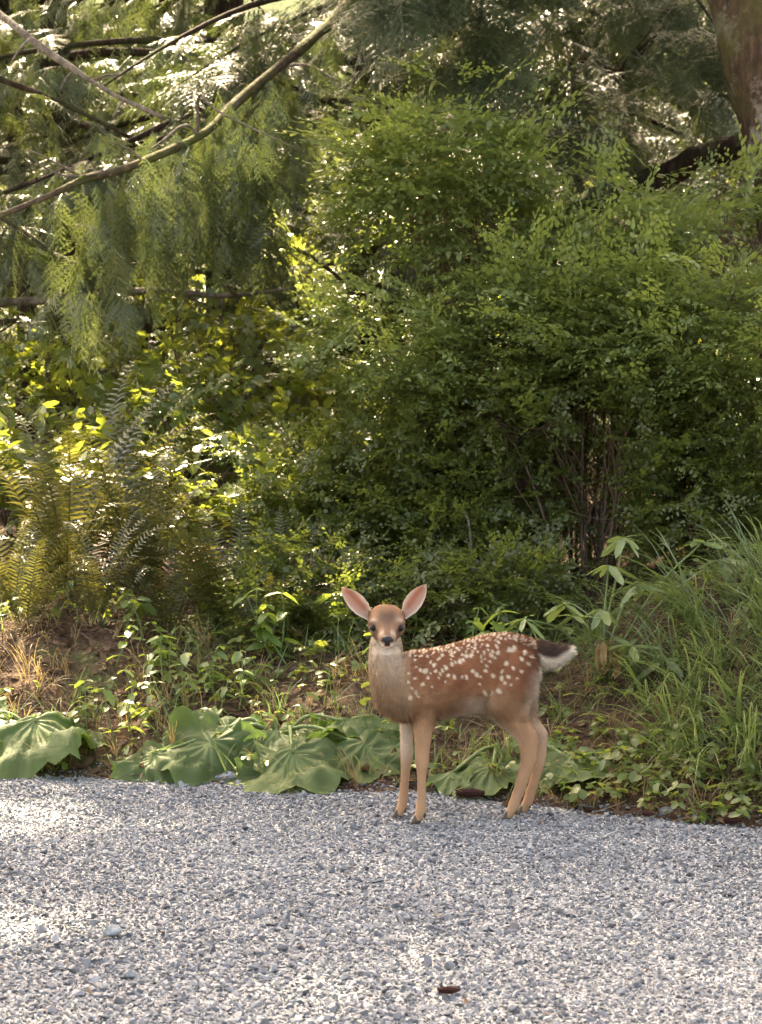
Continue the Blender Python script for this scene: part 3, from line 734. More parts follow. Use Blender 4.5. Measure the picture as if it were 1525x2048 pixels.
def leafy_twig(seed, mat, L=.16, n=11, lw=(.024, .014), fork=2, droop=.12):
    """thin zigzag twig with alternate small oval leaves held flat"""
    r = rig(seed); m = MB()
    def tw(Rm, o, LL, nn):
        V, F = strip(LL, .0032, 2, droop); m.add(V @ Rm.T + o, F, 0)
        for i in range(nn + 1):
            s = 1 if i % 2 else -1; t = (i + .6) / (nn + .6); k = r.uniform(.7, 1.2) * (.75 + .5 * math.sin(math.pi * min(t + .1, 1)))
            V, F = blade(lw[0] * k, lw[1] * k, .2, r.uniform(0, .3))
            a = 0 if i == nn else s * r.uniform(.6, 1.1)
            V = V @ rotm(r.normal(0, .34), r.normal(.05, .28), a).T + (t * LL, 0, -droop * LL * t * t)
            m.add(V @ Rm.T + o, F, r.random())
    tw(np.eye(3), np.zeros(3), L, n)
    for i in range(fork):
        s = 1 if i % 2 else -1; t = .25 + .4 * i / max(1, fork)
        tw(rotm(r.normal(0, .2), r.normal(0, .2), s * r.uniform(.5, .9)), np.array([t * L, 0, -droop * L * t * t]), L * .6, int(n * .6))
    return m.mesh('leafy_twig', mat)
def lobed(R_, r, lobes=5, depth=.42, cup=.2):
    """palmate leaf: a fan of pointed lobes, stalk at the origin, tip along +x"""
    pts = []
    for i in range(lobes):
        a = (i - (lobes - 1) / 2) * (2.15 / (lobes - 1) * 2) / 2 * 1.05
        ln = R_ * (1 - .13 * abs(i - (lobes - 1) / 2)) * r.uniform(.92, 1.06)
        if i: pts.append((a - .26, R_ * (1 - depth) * .86))
        pts += [(a - .13, ln * .80), (a, ln), (a + .13, ln * .80)]
    pts = [(-2.5, R_ * .28)] + pts + [(2.5, R_ * .28)]
    V = [(0, 0, 0)] + [(q * math.cos(a), q * math.sin(a), -cup * q * q / R_ + .06 * R_ * math.cos(5 * a)) for a, q in pts]
    V = np.array(V); V[:, 0] += R_ * .12; V[0, 0] = R_ * .12
    return V, [(0, i, i + 1) for i in range(1, len(pts))]
template_set('cedar', [cedar_spray(i, .20 + .06 * (i % 3)) for i in range(9)])
template_set('hemlock', [needle_spray(20 + i) for i in range(4)])
template_set('huck', [leafy_twig(40 + i, M_HUCK, .17 + .03 * (i % 3), 11, (.021, .0125), 4, .10) for i in range(7)])
template_set('huckd', [leafy_twig(50 + i, M_HUCKD, .15, 12, (.019, .012), 3) for i in range(6)])
def maple_twig(seed, n=6, R_=.05):
    r = rig(seed); m = MB()
    V, F = strip(.22, .004, 3, .2); m.add(V, F, 0)
    for i in range(n):
        s = 1 if i % 2 else -1; t = .25 + .75 * i / (n - 1)
        V, F = lobed(R_ * r.uniform(.7, 1.15), r)
        m.add(V @ rotm(r.normal(0, .35), r.uniform(.0, .7), s * r.uniform(.3, .9)).T + (t * .22, s * .02, -.2 * .22 * t * t), F, r.random())
    return m.mesh('maple_twig', M_MAPLEI)
template_set('maple', [maple_twig(60 + i) for i in range(5)])
def broad_twig(seed):
    r = rig(seed); m = MB()
    V, F = strip(.24, .004, 3, .2); m.add(V, F, 0)
    for i in range(9):
        s = 1 if i % 2 else -1; t = .15 + .85 * i / 8; V, F = blade(r.uniform(.05, .08), r.uniform(.03, .045), .18, r.uniform(0, .3))
        m.add(V @ rotm(r.normal(0, .4), r.normal(.15, .35), s * r.uniform(.5, 1.1)).T + (t * .24, 0, -.2 * .24 * t * t), F, r.random())
    return m.mesh('broad_twig', M_MAPLEI)
template_set('broad', [broad_twig(70 + i) for i in range(5)])
def trefoil(seed, R_=.035):
    r = rig(seed); m = MB(); h = r.uniform(.03, .09)
    V, F = strip(h, .003, 2, 0); m.add(V @ rotm(0, -1.35, 0).T, F, .3)
    top = np.array([h * .22, 0, h * .97])
    for a in (-1.5, 0, 1.5):
        V, F = blade(R_ * r.uniform(.8, 1.2), R_ * .72, .22, r.uniform(.05, .35), .5)
        m.add(V @ rotm(r.normal(0, .25), r.uniform(-.1, .4), a + r.normal(0, .2)).T + top, F, r.random())
    return m.mesh('trefoil', M_WEED)
template_set('trefoil', [trefoil(80 + i) for i in range(6)])
def tuft(seed, n, L, W, mat, spread=.5, bend=.9):
    r = rig(seed); m = MB()
    for i in range(n):
        ll = L * r.uniform(.55, 1.15); az = r.normal(0, spread); e0 = r.uniform(.75, 1.45); k = r.uniform(.4, 1.0) * bend; N = 6
        p = np.array([r.normal(0, .012), r.normal(0, .012), 0.0]); V, F = [], []
        for j in range(N + 1):
            s = j / N; e = e0 - k * 1.9 * s ** 1.4; w = W * .5 * (1 - s) ** .55 * r.uniform(.9, 1.1) if j < N else .0002
            dv = np.array([math.cos(e) * math.cos(az), math.cos(e) * math.sin(az), math.sin(e)]); sd = np.array([-math.sin(az), math.cos(az), .25])
            V += [p - sd * w, p + sd * w]; p = p + dv * ll / N
        for j in range(N): F.append((2 * j, 2 * j + 2, 2 * j + 3, 2 * j + 1))
        m.add(V, F, r.random())
    return m.mesh('tuft', mat)
template_set('grass', [tuft(90 + i, 9, .36, .0055, M_GRASS, .6, 1.25) for i in range(6)])
template_set('shortgrass', [tuft(100 + i, 8, .15, .0045, M_GRASS, 1.6, .7) for i in range(5)])
template_set('straw', [tuft(110 + i, 7, .22, .004, M_STRAW, 1.2, 1.1) for i in range(4)])
def dead_leaf(seed):
    r = rig(seed); V, F = blade(.05 * r.uniform(.6, 1.3), .03, r.uniform(-.6, .8), r.uniform(-.6, .6)); V[:, 2] += .004
    return raw_mesh('dead_leaf', V, F, [M_DEAD])
template_set('deadleaf', [dead_leaf(120 + i) for i in range(6)])
def litter_stick(seed):
    r = rig(seed); L = r.uniform(.04, .16)
    V, F = tube(spline([(0, 0, .003), (L * .5, r.normal(0, .01), .01), (L, r.normal(0, .02), .004)], 5), np.linspace(.0022, .001, 5), 5)
    return raw_mesh('stick', V, clean(F), [M_TWIGI])
template_set('stick', [litter_stick(130 + i) for i in range(5)])

# ================================================================== BUILDERS
_SD = np.array(tosun)
SUNNY = [(-1.0, 8.5, 1.15, .92), (-1.08, 7.12, .62, .36), (-1.3, 5.75, .62, .42)]      # bank and two patches of gravel lit by cutting twigs out of the crowns
def canopy(pts, r):
    """crowns thinned along the sun rays, shaped to shade the drive and light the thicket"""
    k = (pts[:, 2] - .2) / _SD[2]; g = pts - _SD * k[:, None]
    q = np.c_[g[:, :2], 0 * k]; nz = wob(q, 2.6) * .7 + wob(q + 5, 7) * .3; high = pts[:, 2] > 2.2 + .085 * pts[:, 1]
    roof = (g[:, 1] < 8.1 + .5 * smooth(.0, 1.2, g[:, 0])); rn = r.random(len(pts))
    keep = np.where(roof, True, np.where(high, nz < -.55 + .7 * smooth(-.9, -1.7, g[:, 0]) * smooth(9, 10, g[:, 1]), rn < .62))
    for x, y, a, b_ in SUNNY:
        ins = ((g[:, 0] - x) / a) ** 2 + ((g[:, 1] - y) / b_) ** 2 < 1
        keep &= ~(ins & (pts[:, 1] > g[:, 1] + 1.0) & (rn < .99))
    return keep
def ell_points(r, n, c, rad, shell=.55):
    d = r.normal(size=(n, 3)); d /= np.linalg.norm(d, axis=1, keepdims=True)
    q = (shell + (1 - shell) * r.random(n)) ** .7
    q = np.where(r.random(n) < .25, r.random(n) ** .5, q) * (1 + .28 * wob(d + np.array(c), 3.1) + .12 * r.normal(size=n))
    q = np.minimum(q, 1.16 + .06 * r.random(n))
    return np.array(c) + d * np.array(rad) * q[:, None], d

def shrub(name, label, cat, key, base, lobes, per, seed, stems=9, size=(.8, 1.25), stemr=.011, group=None, tint=(0, 1), stem_mat=None, layer=.35):
    """base point on the ground, lobes [(centre, radii, weight)], per = twigs in all"""
    r = rig(seed); base = np.array(base); base[2] = ground_z(base[0], base[1]) - .02
    t = thing(name, label, cat, tuple(base), group); W = np.array([l[2] for l in lobes], float); W /= W.sum()
    PT, D = [], []
    for (c, rd, _), w in zip(lobes, W):
        p, d = ell_points(r, int(per * w), c, rd); PT.append(p); D.append(d)
    PT = np.vstack(PT); D = np.vstack(D); n = len(PT)
    keep = wob(PT + seed, 4.6) > -.32                      # gaps where the light comes through
    PT, D = PT[keep], D[keep]; n = len(PT)
    gz = ground_z(PT[:, 0], PT[:, 1]); PT[:, 2] = np.maximum(PT[:, 2], gz + .05)
    yaw = np.arctan2(D[:, 1], D[:, 0]) + r.normal(0, .7, n); pit = r.normal(.02, layer, n) - .35 * np.clip(D[:, 2], 0, 1); rl = r.normal(0, layer, n)
    tn = np.clip(tint[0] + (tint[1] - tint[0]) * (r.random(n) * .6 + .4 * (wob(PT, 3) * .5 + .5)), 0, 1)
    scatter('foliage', key, PT, np.c_[rl, pit, yaw], r.uniform(size[0], size[1], n), t, tn, seed + 1)
    if key == 'huck':                                       # long new shoots that stand out of the outline
        m = n // 6; j = r.choice(n, m); up = np.abs(r.normal(0, .5, m))
        q = PT[j] + D[j] * r.uniform(.02, .14, m)[:, None] + np.array([0, 0, .04])
        scatter('shoots', key, q, np.c_[r.normal(0, .3, m), -.15 - up, np.arctan2(D[j, 1], D[j, 0]) + r.normal(0, .5, m)], np.c_[r.uniform(1.3, 2.1, m), r.uniform(.7, 1.2, m), r.uniform(.8, 1.2, m)], t, np.clip(r.random(m) * .5 + .5, 0, 1), seed + 2)
    ends = PT[r.choice(n, stems, replace=False)] if n > stems else PT
    order = np.argsort(-ends[:, 2])
    tw = MB()
    for k, e in enumerate(ends[order]):
        b0 = base + np.array([r.normal(0, .05), r.normal(0, .05), 0])
        mid = b0 * .45 + e * .55 + np.array([r.normal(0, .06), r.normal(0, .06), .18 * np.linalg.norm(e - b0)])
        pl = spline([b0, b0 * .75 + mid * .25 + r.normal(0, .02, 3), mid, e], 14)
        V, F = tube(pl, np.linspace(stemr * r.uniform(.7, 1.15), .0022, 14), 6)
        part('stem', V, clean(F), stem_mat or M_STEM, t)
        near = PT[np.argsort(((PT - pl[9]) ** 2).sum(1))[:14]]
        for q in near:
            i = r.integers(6, 13); V, F = tube(spline([pl[i], (pl[i] + q) / 2 + r.normal(0, .02, 3), q], 5), np.linspace(.0032, .0014, 5), 4, False); tw.add(V, clean(F), r.random())
    o = tw.part('twigs', M_TWIG, t); o['kind'] = 'stuff'
    return t

def bough(r, p0, yaw, L, rise, droop, rad, dens=1.0, hang=.5):
    """a drooping limb: centre line, then twig positions, turns and sizes along it"""
    n = 16; s = np.linspace(0, 1, n)
    h = np.array([math.cos(yaw), math.sin(yaw), 0])
    bend = r.normal(0, .12)
    sd = np.array([-h[1], h[0], 0])
    pl = np.array(p0) + h * (s * L)[:, None] + sd * (bend * L * s ** 2)[:, None] + np.array([0, 0, 1]) * (rise * L * s - droop * L * s ** 2)[:, None]
    m = int(80 * L * dens); t = r.uniform(.12, 1, m) ** .8; c = np.stack([np.interp(t, s, pl[:, k]) for k in range(3)], 1)
    off = r.normal(0, 1, m) * .20 * L * (1.05 - t) ; sgn = np.sign(off)
    pos = c + sd * off[:, None] + h * (np.abs(off) * .45)[:, None]; pos[:, 2] -= np.abs(off) * .35 + r.random(m) * .10
    rot = np.c_[r.normal(0, .35, m), np.clip(r.normal(hang, .42, m), -.3, 1.55), yaw + sgn * r.uniform(.0, 1.0, m) + r.normal(0, .25, m)]
    return pl, np.linspace(rad, .004, n), pos, rot

def conifer(name, label, key, base, H, r0, seed, boughs, lean=(0, 0), top_boughs=40, Lmax=2.6, low=2.2, group=None, dens=1.0, mat=None, size=(.65, 1.25), hang=.6, tint=(0, 1), cat='tree', tri=12):
    """a whole tree: trunk, hand-placed low boughs [(height, yaw, length, rise, droop)] and the crown above"""
    r = rig(seed); base = np.array([base[0], base[1], ground_z(base[0], base[1]) - .05])
    t = thing(name, label, cat, tuple(base), group)
    s = np.linspace(0, 1, 30); ax = base + np.c_[lean[0] * s * H + .10 * np.sin(s * 5 + seed), lean[1] * s * H + .08 * np.sin(s * 4 + 2 * seed), s * H]
    V, F = tube(ax, r0 * (1 - s) ** .8 + .015 + r0 * .5 * np.exp(-s * 40), 18, True, r0 * .10, seed)
    part('trunk', V, clean(F), mat or M_BARKD, t)
    A, B = [], []
    for k in range(top_boughs):
        h = low + (H * .97 - low) * ((k + r.random()) / top_boughs) ** .9
        boughs = boughs + [(h, r.uniform(0, 6.28), Lmax * (1 - .85 * h / H) * r.uniform(.75, 1.15) + .35, r.uniform(.0, .3), r.uniform(.3, .7))]
    for (h, yaw, L, ri, dr) in boughs:
        p0 = np.array([np.interp(h, ax[:, 2] - base[2], ax[:, i]) for i in range(3)])
        pl, rd, pos, rot = bough(r, p0, yaw, L, ri, dr, .010 + .009 * L, dens, hang)
        ok = canopy(pos, r)
        if ok.mean() < .2: continue
        V, F = tube(pl, rd, 6); part('limb', V, clean(F), mat or M_BARKD, t)
        A.append(pos[ok]); B.append(rot[ok])
    A = np.vstack(A); B = np.vstack(B); ok = (A[:, 2] > ground_z(A[:, 0], A[:, 1]) + .25); A, B = A[ok], B[ok]; n = len(A)
    tn = np.clip(tint[0] + (tint[1] - tint[0]) * (r.random(n) * .6 + .4 * (wob(A, 2) * .5 + .5)), 0, 1)
    scatter('crown', key, A, B, r.uniform(*size, n), t, tn, seed)
    return t

# ================================================================== THE WOOD
PI = math.pi
def px(n, d): return n * d / FPX
def lobe(u, v, d, ru, rv, ry, w=1.0): return (P(u, v, d), (px(ru, d), ry, px(rv, d)), w)
def gp(u, d): return (P(u, 0, d)[0], d, 0)

def limb_path(tree, pts, r0, r1, mat, n=40, name='limb', rough=.004):
    pl = spline(pts, n); V, F = tube(pl, np.linspace(r0, r1, n), 10, True, rough, 3); part(name, V, clean(F), mat, tree); return pl
def hang_from(tree, pl, key, n, seed, width, drop, pitch, size, t0=0, t1=1, name='hanging_foliage', tint=(0, 1), yaw0=None):
    r = rig(seed); t = r.uniform(t0, t1, n) * (len(pl) - 1); i = t.astype(int).clip(0, len(pl) - 2); f = (t - i)[:, None]
    c = pl[i] * (1 - f) + pl[i + 1] * f; d = pl[i + 1] - pl[i]; yaw = np.arctan2(d[:, 1], d[:, 0])
    q = r.random(n) ** 1.2
    c = c + np.c_[r.normal(0, width, n), r.normal(0, width, n), -q * drop]
    ok = canopy(c, r) | (c[:, 0] > -.95) | (r.random(n) < .4); c, yaw, n = c[ok], yaw[ok], int(ok.sum())
    rot = np.c_[r.normal(0, .3, n), r.normal(pitch, .25, n), yaw + r.normal(0, .8, n) + r.choice([-.9, .9], n)]
    tn = np.clip(tint[0] + (tint[1] - tint[0]) * r.random(n), 0, 1)
    return scatter(name, key, c, rot, r.uniform(*size, n), tree, tn, seed)

# ---- the cedar whose mossy limb sweeps down to the left
x, y, _ = gp(752, 13.2)
cedar = conifer('cedar_tree', 'tall dark cedar whose long mossy limb sweeps down over the ferns', 'cedar', (x, y), 13.5, .17, 301,
    [(2.1, -2.2, 2.4, .25, .35), (2.6, -2.7, 2.8, .2, .3), (2.9, -1.9, 2.6, .1, .35), (3.2, 3.0, 2.8, .1, .35), (1.9, -1.2, 1.8, .3, .5), (3.0, -1.0, 2.2, .1, .4), (2.4, 3.3, 2.4, .15, .4)], low=2.6, top_boughs=46, dens=.9, Lmax=2.8)
pl = limb_path(cedar, [P(752, -160, 13.2), P(690, 5, 11.7), P(628, 75, 11.2), P(560, 132, 10.9), P(470, 208, 10.6), P(400, 272, 10.3), P(250, 337, 9.9), P(175, 356, 9.8), P(90, 395, 9.6), P(-60, 455, 9.4)], .030, .010, M_MOSSB, 60)
hang_from(cedar, pl, 'cedar', 420, 5, .12, .50, 1.15, (.6, 1.15), .35, .80)
pl = limb_path(cedar, [P(752, -60, 13.2), P(600, 60, 12.6), P(480, 170, 12.1), P(330, 250, 11.8), P(150, 330, 11.6), P(-80, 420, 11.4)], .026, .008, M_BARKD, 40)
hang_from(cedar, pl, 'cedar', 260, 6, .14, .6, 1.1, (.6, 1.2), .2, 1, 'rear_foliage')
for pts, a, bb in (([P(400, 272, 10.3), P(370, 250, 10.2), P(330, 278, 10.1), P(300, 300, 10.0)], .008, .003), ([P(172, 356, 9.8), P(130, 335, 9.7), P(60, 300, 9.6)], .007, .003), ([P(250, 337, 9.9), P(130, 352, 9.7), P(40, 300, 9.5)], .007, .003),
                   ([P(545, 140, 11.3), P(610, 130, 11.2), P(680, 165, 11.1)], .010, .004), ([P(395, 275, 10.3), P(400, 190, 10.2), P(440, 225, 10.1), P(600, 300, 10.0)], .007, .003), ([P(290, 325, 9.95), P(260, 300, 9.9), P(225, 285, 9.8)], .006, .002)):
    limb_path(cedar, pts, a, bb, M_PALE, 14, 'side_branch', 0)

# ---- hemlock behind the right-hand shrubs
x, y, _ = gp(1062, 12.8)
heml = conifer('hemlock_tree', 'dark hemlock with flat drooping sprays rising behind the light green shrub', 'hemlock', (x, y), 12.5, .19, 302,
    [(1.7, -1.3, 1.7, .2, .5), (2.0, -2.0, 1.9, .2, .45), (2.3, -.7, 2.0, .2, .45), (2.6, -1.6, 2.2, .1, .4), (2.9, -2.5, 2.1, .1, .4), (2.5, -.2, 2.0, .1, .5), (3.1, -1.2, 2.3, 0, .35), (1.5, -.9, 1.5, .3, .5), (2.2, -1.0, 1.8, .15, .5), (1.9, .1, 1.9, .2, .5), (2.7, .3, 2.2, .1, .4)], low=2.8, top_boughs=42, dens=1.25, Lmax=2.6, size=(.9, 1.5), hang=.5)
limb_path(heml, [P(1062, 330, 12.8), P(1125, 250, 12.2), P(1190, 185, 11.8), P(1275, 110, 11.4), P(1340, 20, 11)], .045, .020, M_BARK, 24)
limb_path(heml, [P(1062, 160, 12.8), P(1120, 128, 12.0), P(1180, 125, 11.7), P(1260, 160, 11.4)], .035, .010, M_BARKD, 20)

# ---- thinner trees around
def ct(name, label, key, u, d, H, r0, seed, bs, **k):
    x, y, _ = gp(u, d); return conifer(name, label, key, (x, y), H, r0, seed, bs, **k)
leftree = ct('cedar_tree', 'slim dark cedar trunk standing behind the broad-leaved thicket and the tall ferns', 'cedar', 85, 13.6, 12, .085, 303, [(2.2, -1.2, 2.2, .1, .4), (2.6, -.6, 2.4, .1, .4), (2.9, -2.0, 2.4, .1, .4), (2.0, -2.6, 2.0, .2, .5), (2.4, 0.2, 2.0, .1, .4)], low=2.7, top_boughs=38, dens=.9, Lmax=2.4)
x4 = -3.0
deadtree = conifer('cedar_tree', 'cedar beyond the tall ferns that carries the bare pale branch', 'cedar', (x4, 11.6), 12.5, .16, 304, [(2.2, -.5, 2.2, .2, .4), (2.7, -.2, 2.4, .15, .4), (2.9, -.8, 2.3, .1, .4), (1.8, -.4, 1.9, .2, .5), (2.4, .1, 2.3, .1, .4), (3.1, -.1, 2.6, .1, .4)], low=2.8, top_boughs=40, dens=.9, Lmax=2.5)
pl = limb_path(deadtree, [np.array([x4, 11.6, 3.6]), P(-120, -60, 10.2), P(0, 28, 9.7), P(70, 85, 9.5), P(150, 140, 9.35), P(230, 190, 9.25), P(330, 237, 9.15)], .017, .008, M_PALE, 40, 'dead_limb')
for k, (a, bb) in enumerate((((60, 78), (20, 130)), ((150, 140), (120, 180)), ((185, 163), (240, 150)), ((250, 200), (225, 240)))):
    limb_path(deadtree, [P(*a, 9.45), P((a[0] + bb[0]) / 2, (a[1] + bb[1]) / 2 - 6, 9.4), P(*bb, 9.35)], .007, .003, M_PALE, 8, 'side_branch', 0)
ct('hemlock_tree', 'young hemlock standing in the gap between the cedars', 'hemlock', 470, 15.4, 11.5, .11, 305, [(2.2, -1.4, 1.7, .15, .4), (2.6, -2.2, 1.8, .15, .4), (2.0, -.6, 1.6, .15, .4)], low=2.4, top_boughs=38, dens=1.3, Lmax=2.2)
ct('cedar_tree', 'cedar standing behind the hemlock beside the leaning mossy log', 'cedar', 1330, 14.6, 12.5, .16, 306, [(1.8, -1.5, 2.2, .15, .4), (2.4, -2.2, 2.2, .1, .4), (2.8, -1.0, 2.4, .1, .4), (2.2, -.4, 2.2, .1, .4)], low=2.4, top_boughs=38, dens=.95, Lmax=2.5)
for u, d, sd in ((-420, 14.6, 307), (-760, 16.0, 308), (250, 17.5, 309), (900, 17.0, 310), (1750, 12.5, 311), (-150, 17.2, 312)):
    lab = {307: 'cedar with bare lower trunk in the second row beyond the dead branch', 308: 'outermost cedar of the second row', 309: 'cedar in the rear row behind the young hemlock', 310: 'cedar in the rear row behind the mossy limbed cedar', 311: 'cedar beside the reddish leaning trunk', 312: 'cedar in the rear row behind the slim dark trunk'}[sd]
    ct('cedar_tree', lab, 'cedar', u, d, 12.5 + (sd % 3), .14, sd, [], low=3.2 if sd != 311 else 2.4, top_boughs=40, dens=.9, Lmax=2.7, size=(1.0, 1.6))

for x, y, H, sd, lab in ((-2.3, 15.2, 5.5, 321, 'understorey cedar with branches to the ground behind the broad-leaved thicket'), (-.75, 14.6, 4.6, 322, 'understorey cedar glittering in the sun behind the oval-leaved bush'), (.35, 15.6, 6, 323, 'understorey cedar behind the green huckleberry bush'), (-1.55, 17.8, 6.5, 324, 'understorey cedar at the near side of the clearing'), (1.3, 16.4, 6, 325, 'understorey cedar behind the leaning mossy log')):
    conifer('young_cedar', lab, 'cedar', (x, y), H, .06, sd, [], low=.25, top_boughs=34, dens=1.0, Lmax=1.5, size=(.7, 1.2))

# ---- the leaning trunk at the right, its crown above the picture
tb = np.array([1.95, 10.1, float(ground_z(1.95, 10.1)) - .05])
alder = thing('leaning_tree', 'reddish brown trunk with moss and pale lichen leaning over the shrubs', 'tree', tuple(tb))
ax = spline([tb, P(1600, 420, 10.2), P(1558, 250, 10.3), P(1497, 60, 10.4), P(1462, -100, 10.5), P(1440, -500, 10.8), P(1420, -1000, 11.2), P(1400, -1700, 11.6)], 70)
V, F = tube(ax, np.interp(np.linspace(0, 1, 70), [0, .05, .2, .5, 1], [.25, .20, .165, .14, .04]), 40, True, .016, 9)
part('trunk', V, clean(F), M_BARK, alder)
r = rig(77); A, B = [], []
for k in range(16):
    i = r.integers(50, 69); yaw = r.uniform(0, 6.28); L = r.uniform(1.2, 2.6)
    pl, rd, pos, rot = bough(r, ax[i], yaw, L, .5, .3, .03, .9, .3); V, F = tube(pl, rd, 6); part('limb', V, clean(F), M_BARK, alder); A.append(pos); B.append(rot)
A = np.vstack(A); B = np.vstack(B); ok = canopy(A, r); A, B = A[ok], B[ok]; scatter('crown', 'broad', A, B, r.uniform(.9, 1.5, len(A)), alder, None, 9)

# ---- logs and dead branches
lg = spline([P(300, 1010, 15.2), P(560, 760, 13.6), P(860, 562, 12.2), P(1000, 496, 11.9), P(1140, 428, 11.6), P(1260, 385, 11.4), P(1390, 325, 11.2), P(1480, 288, 10.9), P(1560, 250, 10.6)], 60); lg[:, 2] += 0
log = thing('leaning_log', 'dark moss-topped dead log leaning diagonally against the reddish trunk', 'log', tuple(lg[0]))
V, F = tube(lg, np.interp(np.linspace(0, 1, 60), [0, .5, .85, 1], [.075, .070, .046, .030]), 20, True, .034, 4); part('log', V, clean(F), M_BARKD, log); log.children[0].name = 'wood'
def dead_branch(label, pts, r0, r1, seed, twigs=6, mat=None, name='dead_branch'):
    r = rig(seed); pl = spline(pts, 36); t = thing(name, label, 'branch', tuple(pl[0]))
    V, F = tube(pl, np.linspace(r0, r1, 36), 9, True, r0 * .25, seed); mb = part('main_branch', V, clean(F), mat or M_PALE, t)
    for k in range(twigs):
        i = r.integers(5, 33); d = np.array([r.normal(0, .12), r.normal(0, .12), r.uniform(-.15, .2)]) * 1.3
        V, F = tube(spline([pl[i], pl[i] + d * .5 + r.normal(0, .02, 3), pl[i] + d], 7), np.linspace(r1 * .9, .002, 7), 5); o = part('twig', V, clean(F), mat or M_PALE, t); o.parent = mb
    return t
dead_branch('long pale dead branch lying level through the thicket behind the ferns', [P(-160, 625, 11.6), P(0, 606, 11.4), P(110, 600, 11.3), P(210, 588, 11.2), P(330, 580, 11.2), P(450, 592, 11.3), P(640, 570, 11.6)], .022, .010, 401, 9)
dead_branch('thin bare branch hooked upward under the hanging cedar fringe', [P(110, 510, 10.8), P(170, 535, 10.7), P(240, 548, 10.7), P(285, 520, 10.7), P(305, 485, 10.7)], .012, .006, 402, 3, M_BARKD)
dead_branch('straight grey stick behind the hanging cedar fringe', [P(150, 452, 11.0), P(230, 455, 11.0), P(310, 455, 11.0), P(400, 430, 11.0)], .011, .006, 403, 2)
dead_branch('pale twig standing up behind the back of the fawn', [P(952, 1165, 9.05), P(944, 1100, 9.05), P(938, 1045, 9.05), P(930, 1030, 9.05)], .0045, .0025, 404, 0)

# ---- shrubs: the light green mass on the right
SG = 'light green shrubs on the bank behind the fawn'
shrub('huckleberry_bush', 'tallest light green huckleberry plume standing up against the dark hemlock', 'shrub', 'huck', gp(930, 10.3), [lobe(875, 330, 10.1, 135, 90, .35, 1.1), lobe(820, 400, 10.1, 120, 70, .35, .8), lobe(900, 470, 10.2, 130, 80, .35, .7)], 400, 501, 9, size=(1.0, 1.7), group=SG, tint=(.2, .95), layer=.22)
shrub('huckleberry_bush', 'green huckleberry bush below the tall light plume', 'shrub', 'huck', gp(900, 10.1), [lobe(870, 600, 9.9, 190, 95, .4), lobe(770, 690, 9.9, 130, 110, .4, .6), lobe(930, 730, 9.8, 160, 110, .4, .8)], 560, 502, 10, group=SG, tint=(0, .85), layer=.22)
shrub('huckleberry_bush', 'broad bright huckleberry bush under the leaning mossy log', 'shrub', 'huck', gp(1180, 10.0), [lobe(1130, 590, 9.8, 230, 90, .45), lobe(1090, 690, 9.7, 200, 110, .4, .8), lobe(1240, 680, 9.7, 170, 120, .4, .8), lobe(1220, 470, 10.0, 120, 60, .3, .35)], 740, 503, 10, group=SG, tint=(.1, 1), layer=.2)
shrub('huckleberry_bush', 'light green huckleberry bush over the long grass', 'shrub', 'huck', gp(1440, 9.7), [lobe(1400, 560, 9.6, 190, 110, .4), lobe(1470, 680, 9.4, 150, 130, .4, .9), lobe(1370, 720, 9.4, 140, 110, .4, .7)], 620, 504, 9, group=SG, tint=(.1, 1), layer=.2)
shrub('huckleberry_bush', 'pale sprays of huckleberry at the foot of the reddish leaning trunk', 'shrub', 'huck', gp(1480, 10.0), [lobe(1420, 450, 10.0, 120, 55, .3), lobe(1520, 500, 9.9, 110, 70, .3, .7)], 190, 505, 6, size=(1, 1.6), group=SG, tint=(.4, 1), layer=.2)
shrub('privet_bush', 'twiggy dark bush with bare reddish stems behind the rump of the fawn', 'shrub', 'huckd', gp(1190, 9.3), [lobe(1120, 850, 9.6, 190, 120, .4), lobe(1290, 880, 9.5, 160, 130, .4, .9), lobe(1180, 1010, 9.5, 160, 110, .35, .55)], 760, 506, 15, size=(.8, 1.2), stemr=.010, tint=(0, .8), layer=.5)
shrub('privet_bush', 'dark small-leaved bush just behind the head and back of the fawn', 'shrub', 'huckd', gp(960, 9.7), [lobe(930, 880, 9.8, 180, 110, .4), lobe(1000, 1020, 9.6, 190, 120, .35), lobe(880, 1080, 9.5, 150, 90, .3, .6)], 980, 507, 14, tint=(0, .7), layer=.5)
shrub('privet_bush', 'dark leafy bush rising from the long grass below the light huckleberry', 'shrub', 'huckd', gp(1440, 9.4), [lobe(1430, 880, 9.4, 160, 120, .35), lobe(1390, 1010, 9.2, 140, 100, .3, .7), lobe(1520, 960, 9.2, 110, 130, .3, .7)], 760, 508, 12, tint=(.05, .8), layer=.5)
shrub('privet_bush', 'shaded tangle of small leaves between the ferns and the head of the fawn', 'shrub', 'huckd', gp(620, 9.9), [lobe(600, 960, 10.0, 150, 100, .4), lobe(690, 1060, 9.7, 140, 110, .35), lobe(540, 1060, 9.8, 130, 90, .35, .7), lobe(760, 930, 10.0, 110, 90, .35, .6)], 900, 509, 12, tint=(0, .7), layer=.5)
shrub('privet_bush', 'low dark bush at the top of the bank between the narrow fern and the fawn', 'shrub', 'huckd', gp(620, 9.0), [lobe(560, 1225, 8.9, 120, 70, .22), lobe(690, 1225, 8.85, 110, 75, .2), lobe(640, 1150, 9.1, 120, 70, .25)], 420, 515, 8, tint=(0, .6), layer=.5)
shrub('privet_bush', 'low dark bush at the top of the bank behind the back of the fawn', 'shrub', 'huckd', gp(930, 9.0), [lobe(900, 1190, 8.95, 150, 75, .22), lobe(1020, 1180, 9.0, 120, 70, .2), lobe(830, 1240, 8.8, 90, 50, .2, .5)], 420, 516, 8, tint=(0, .6), layer=.5)
TG = 'broad leaved bushes in the sunny thicket'
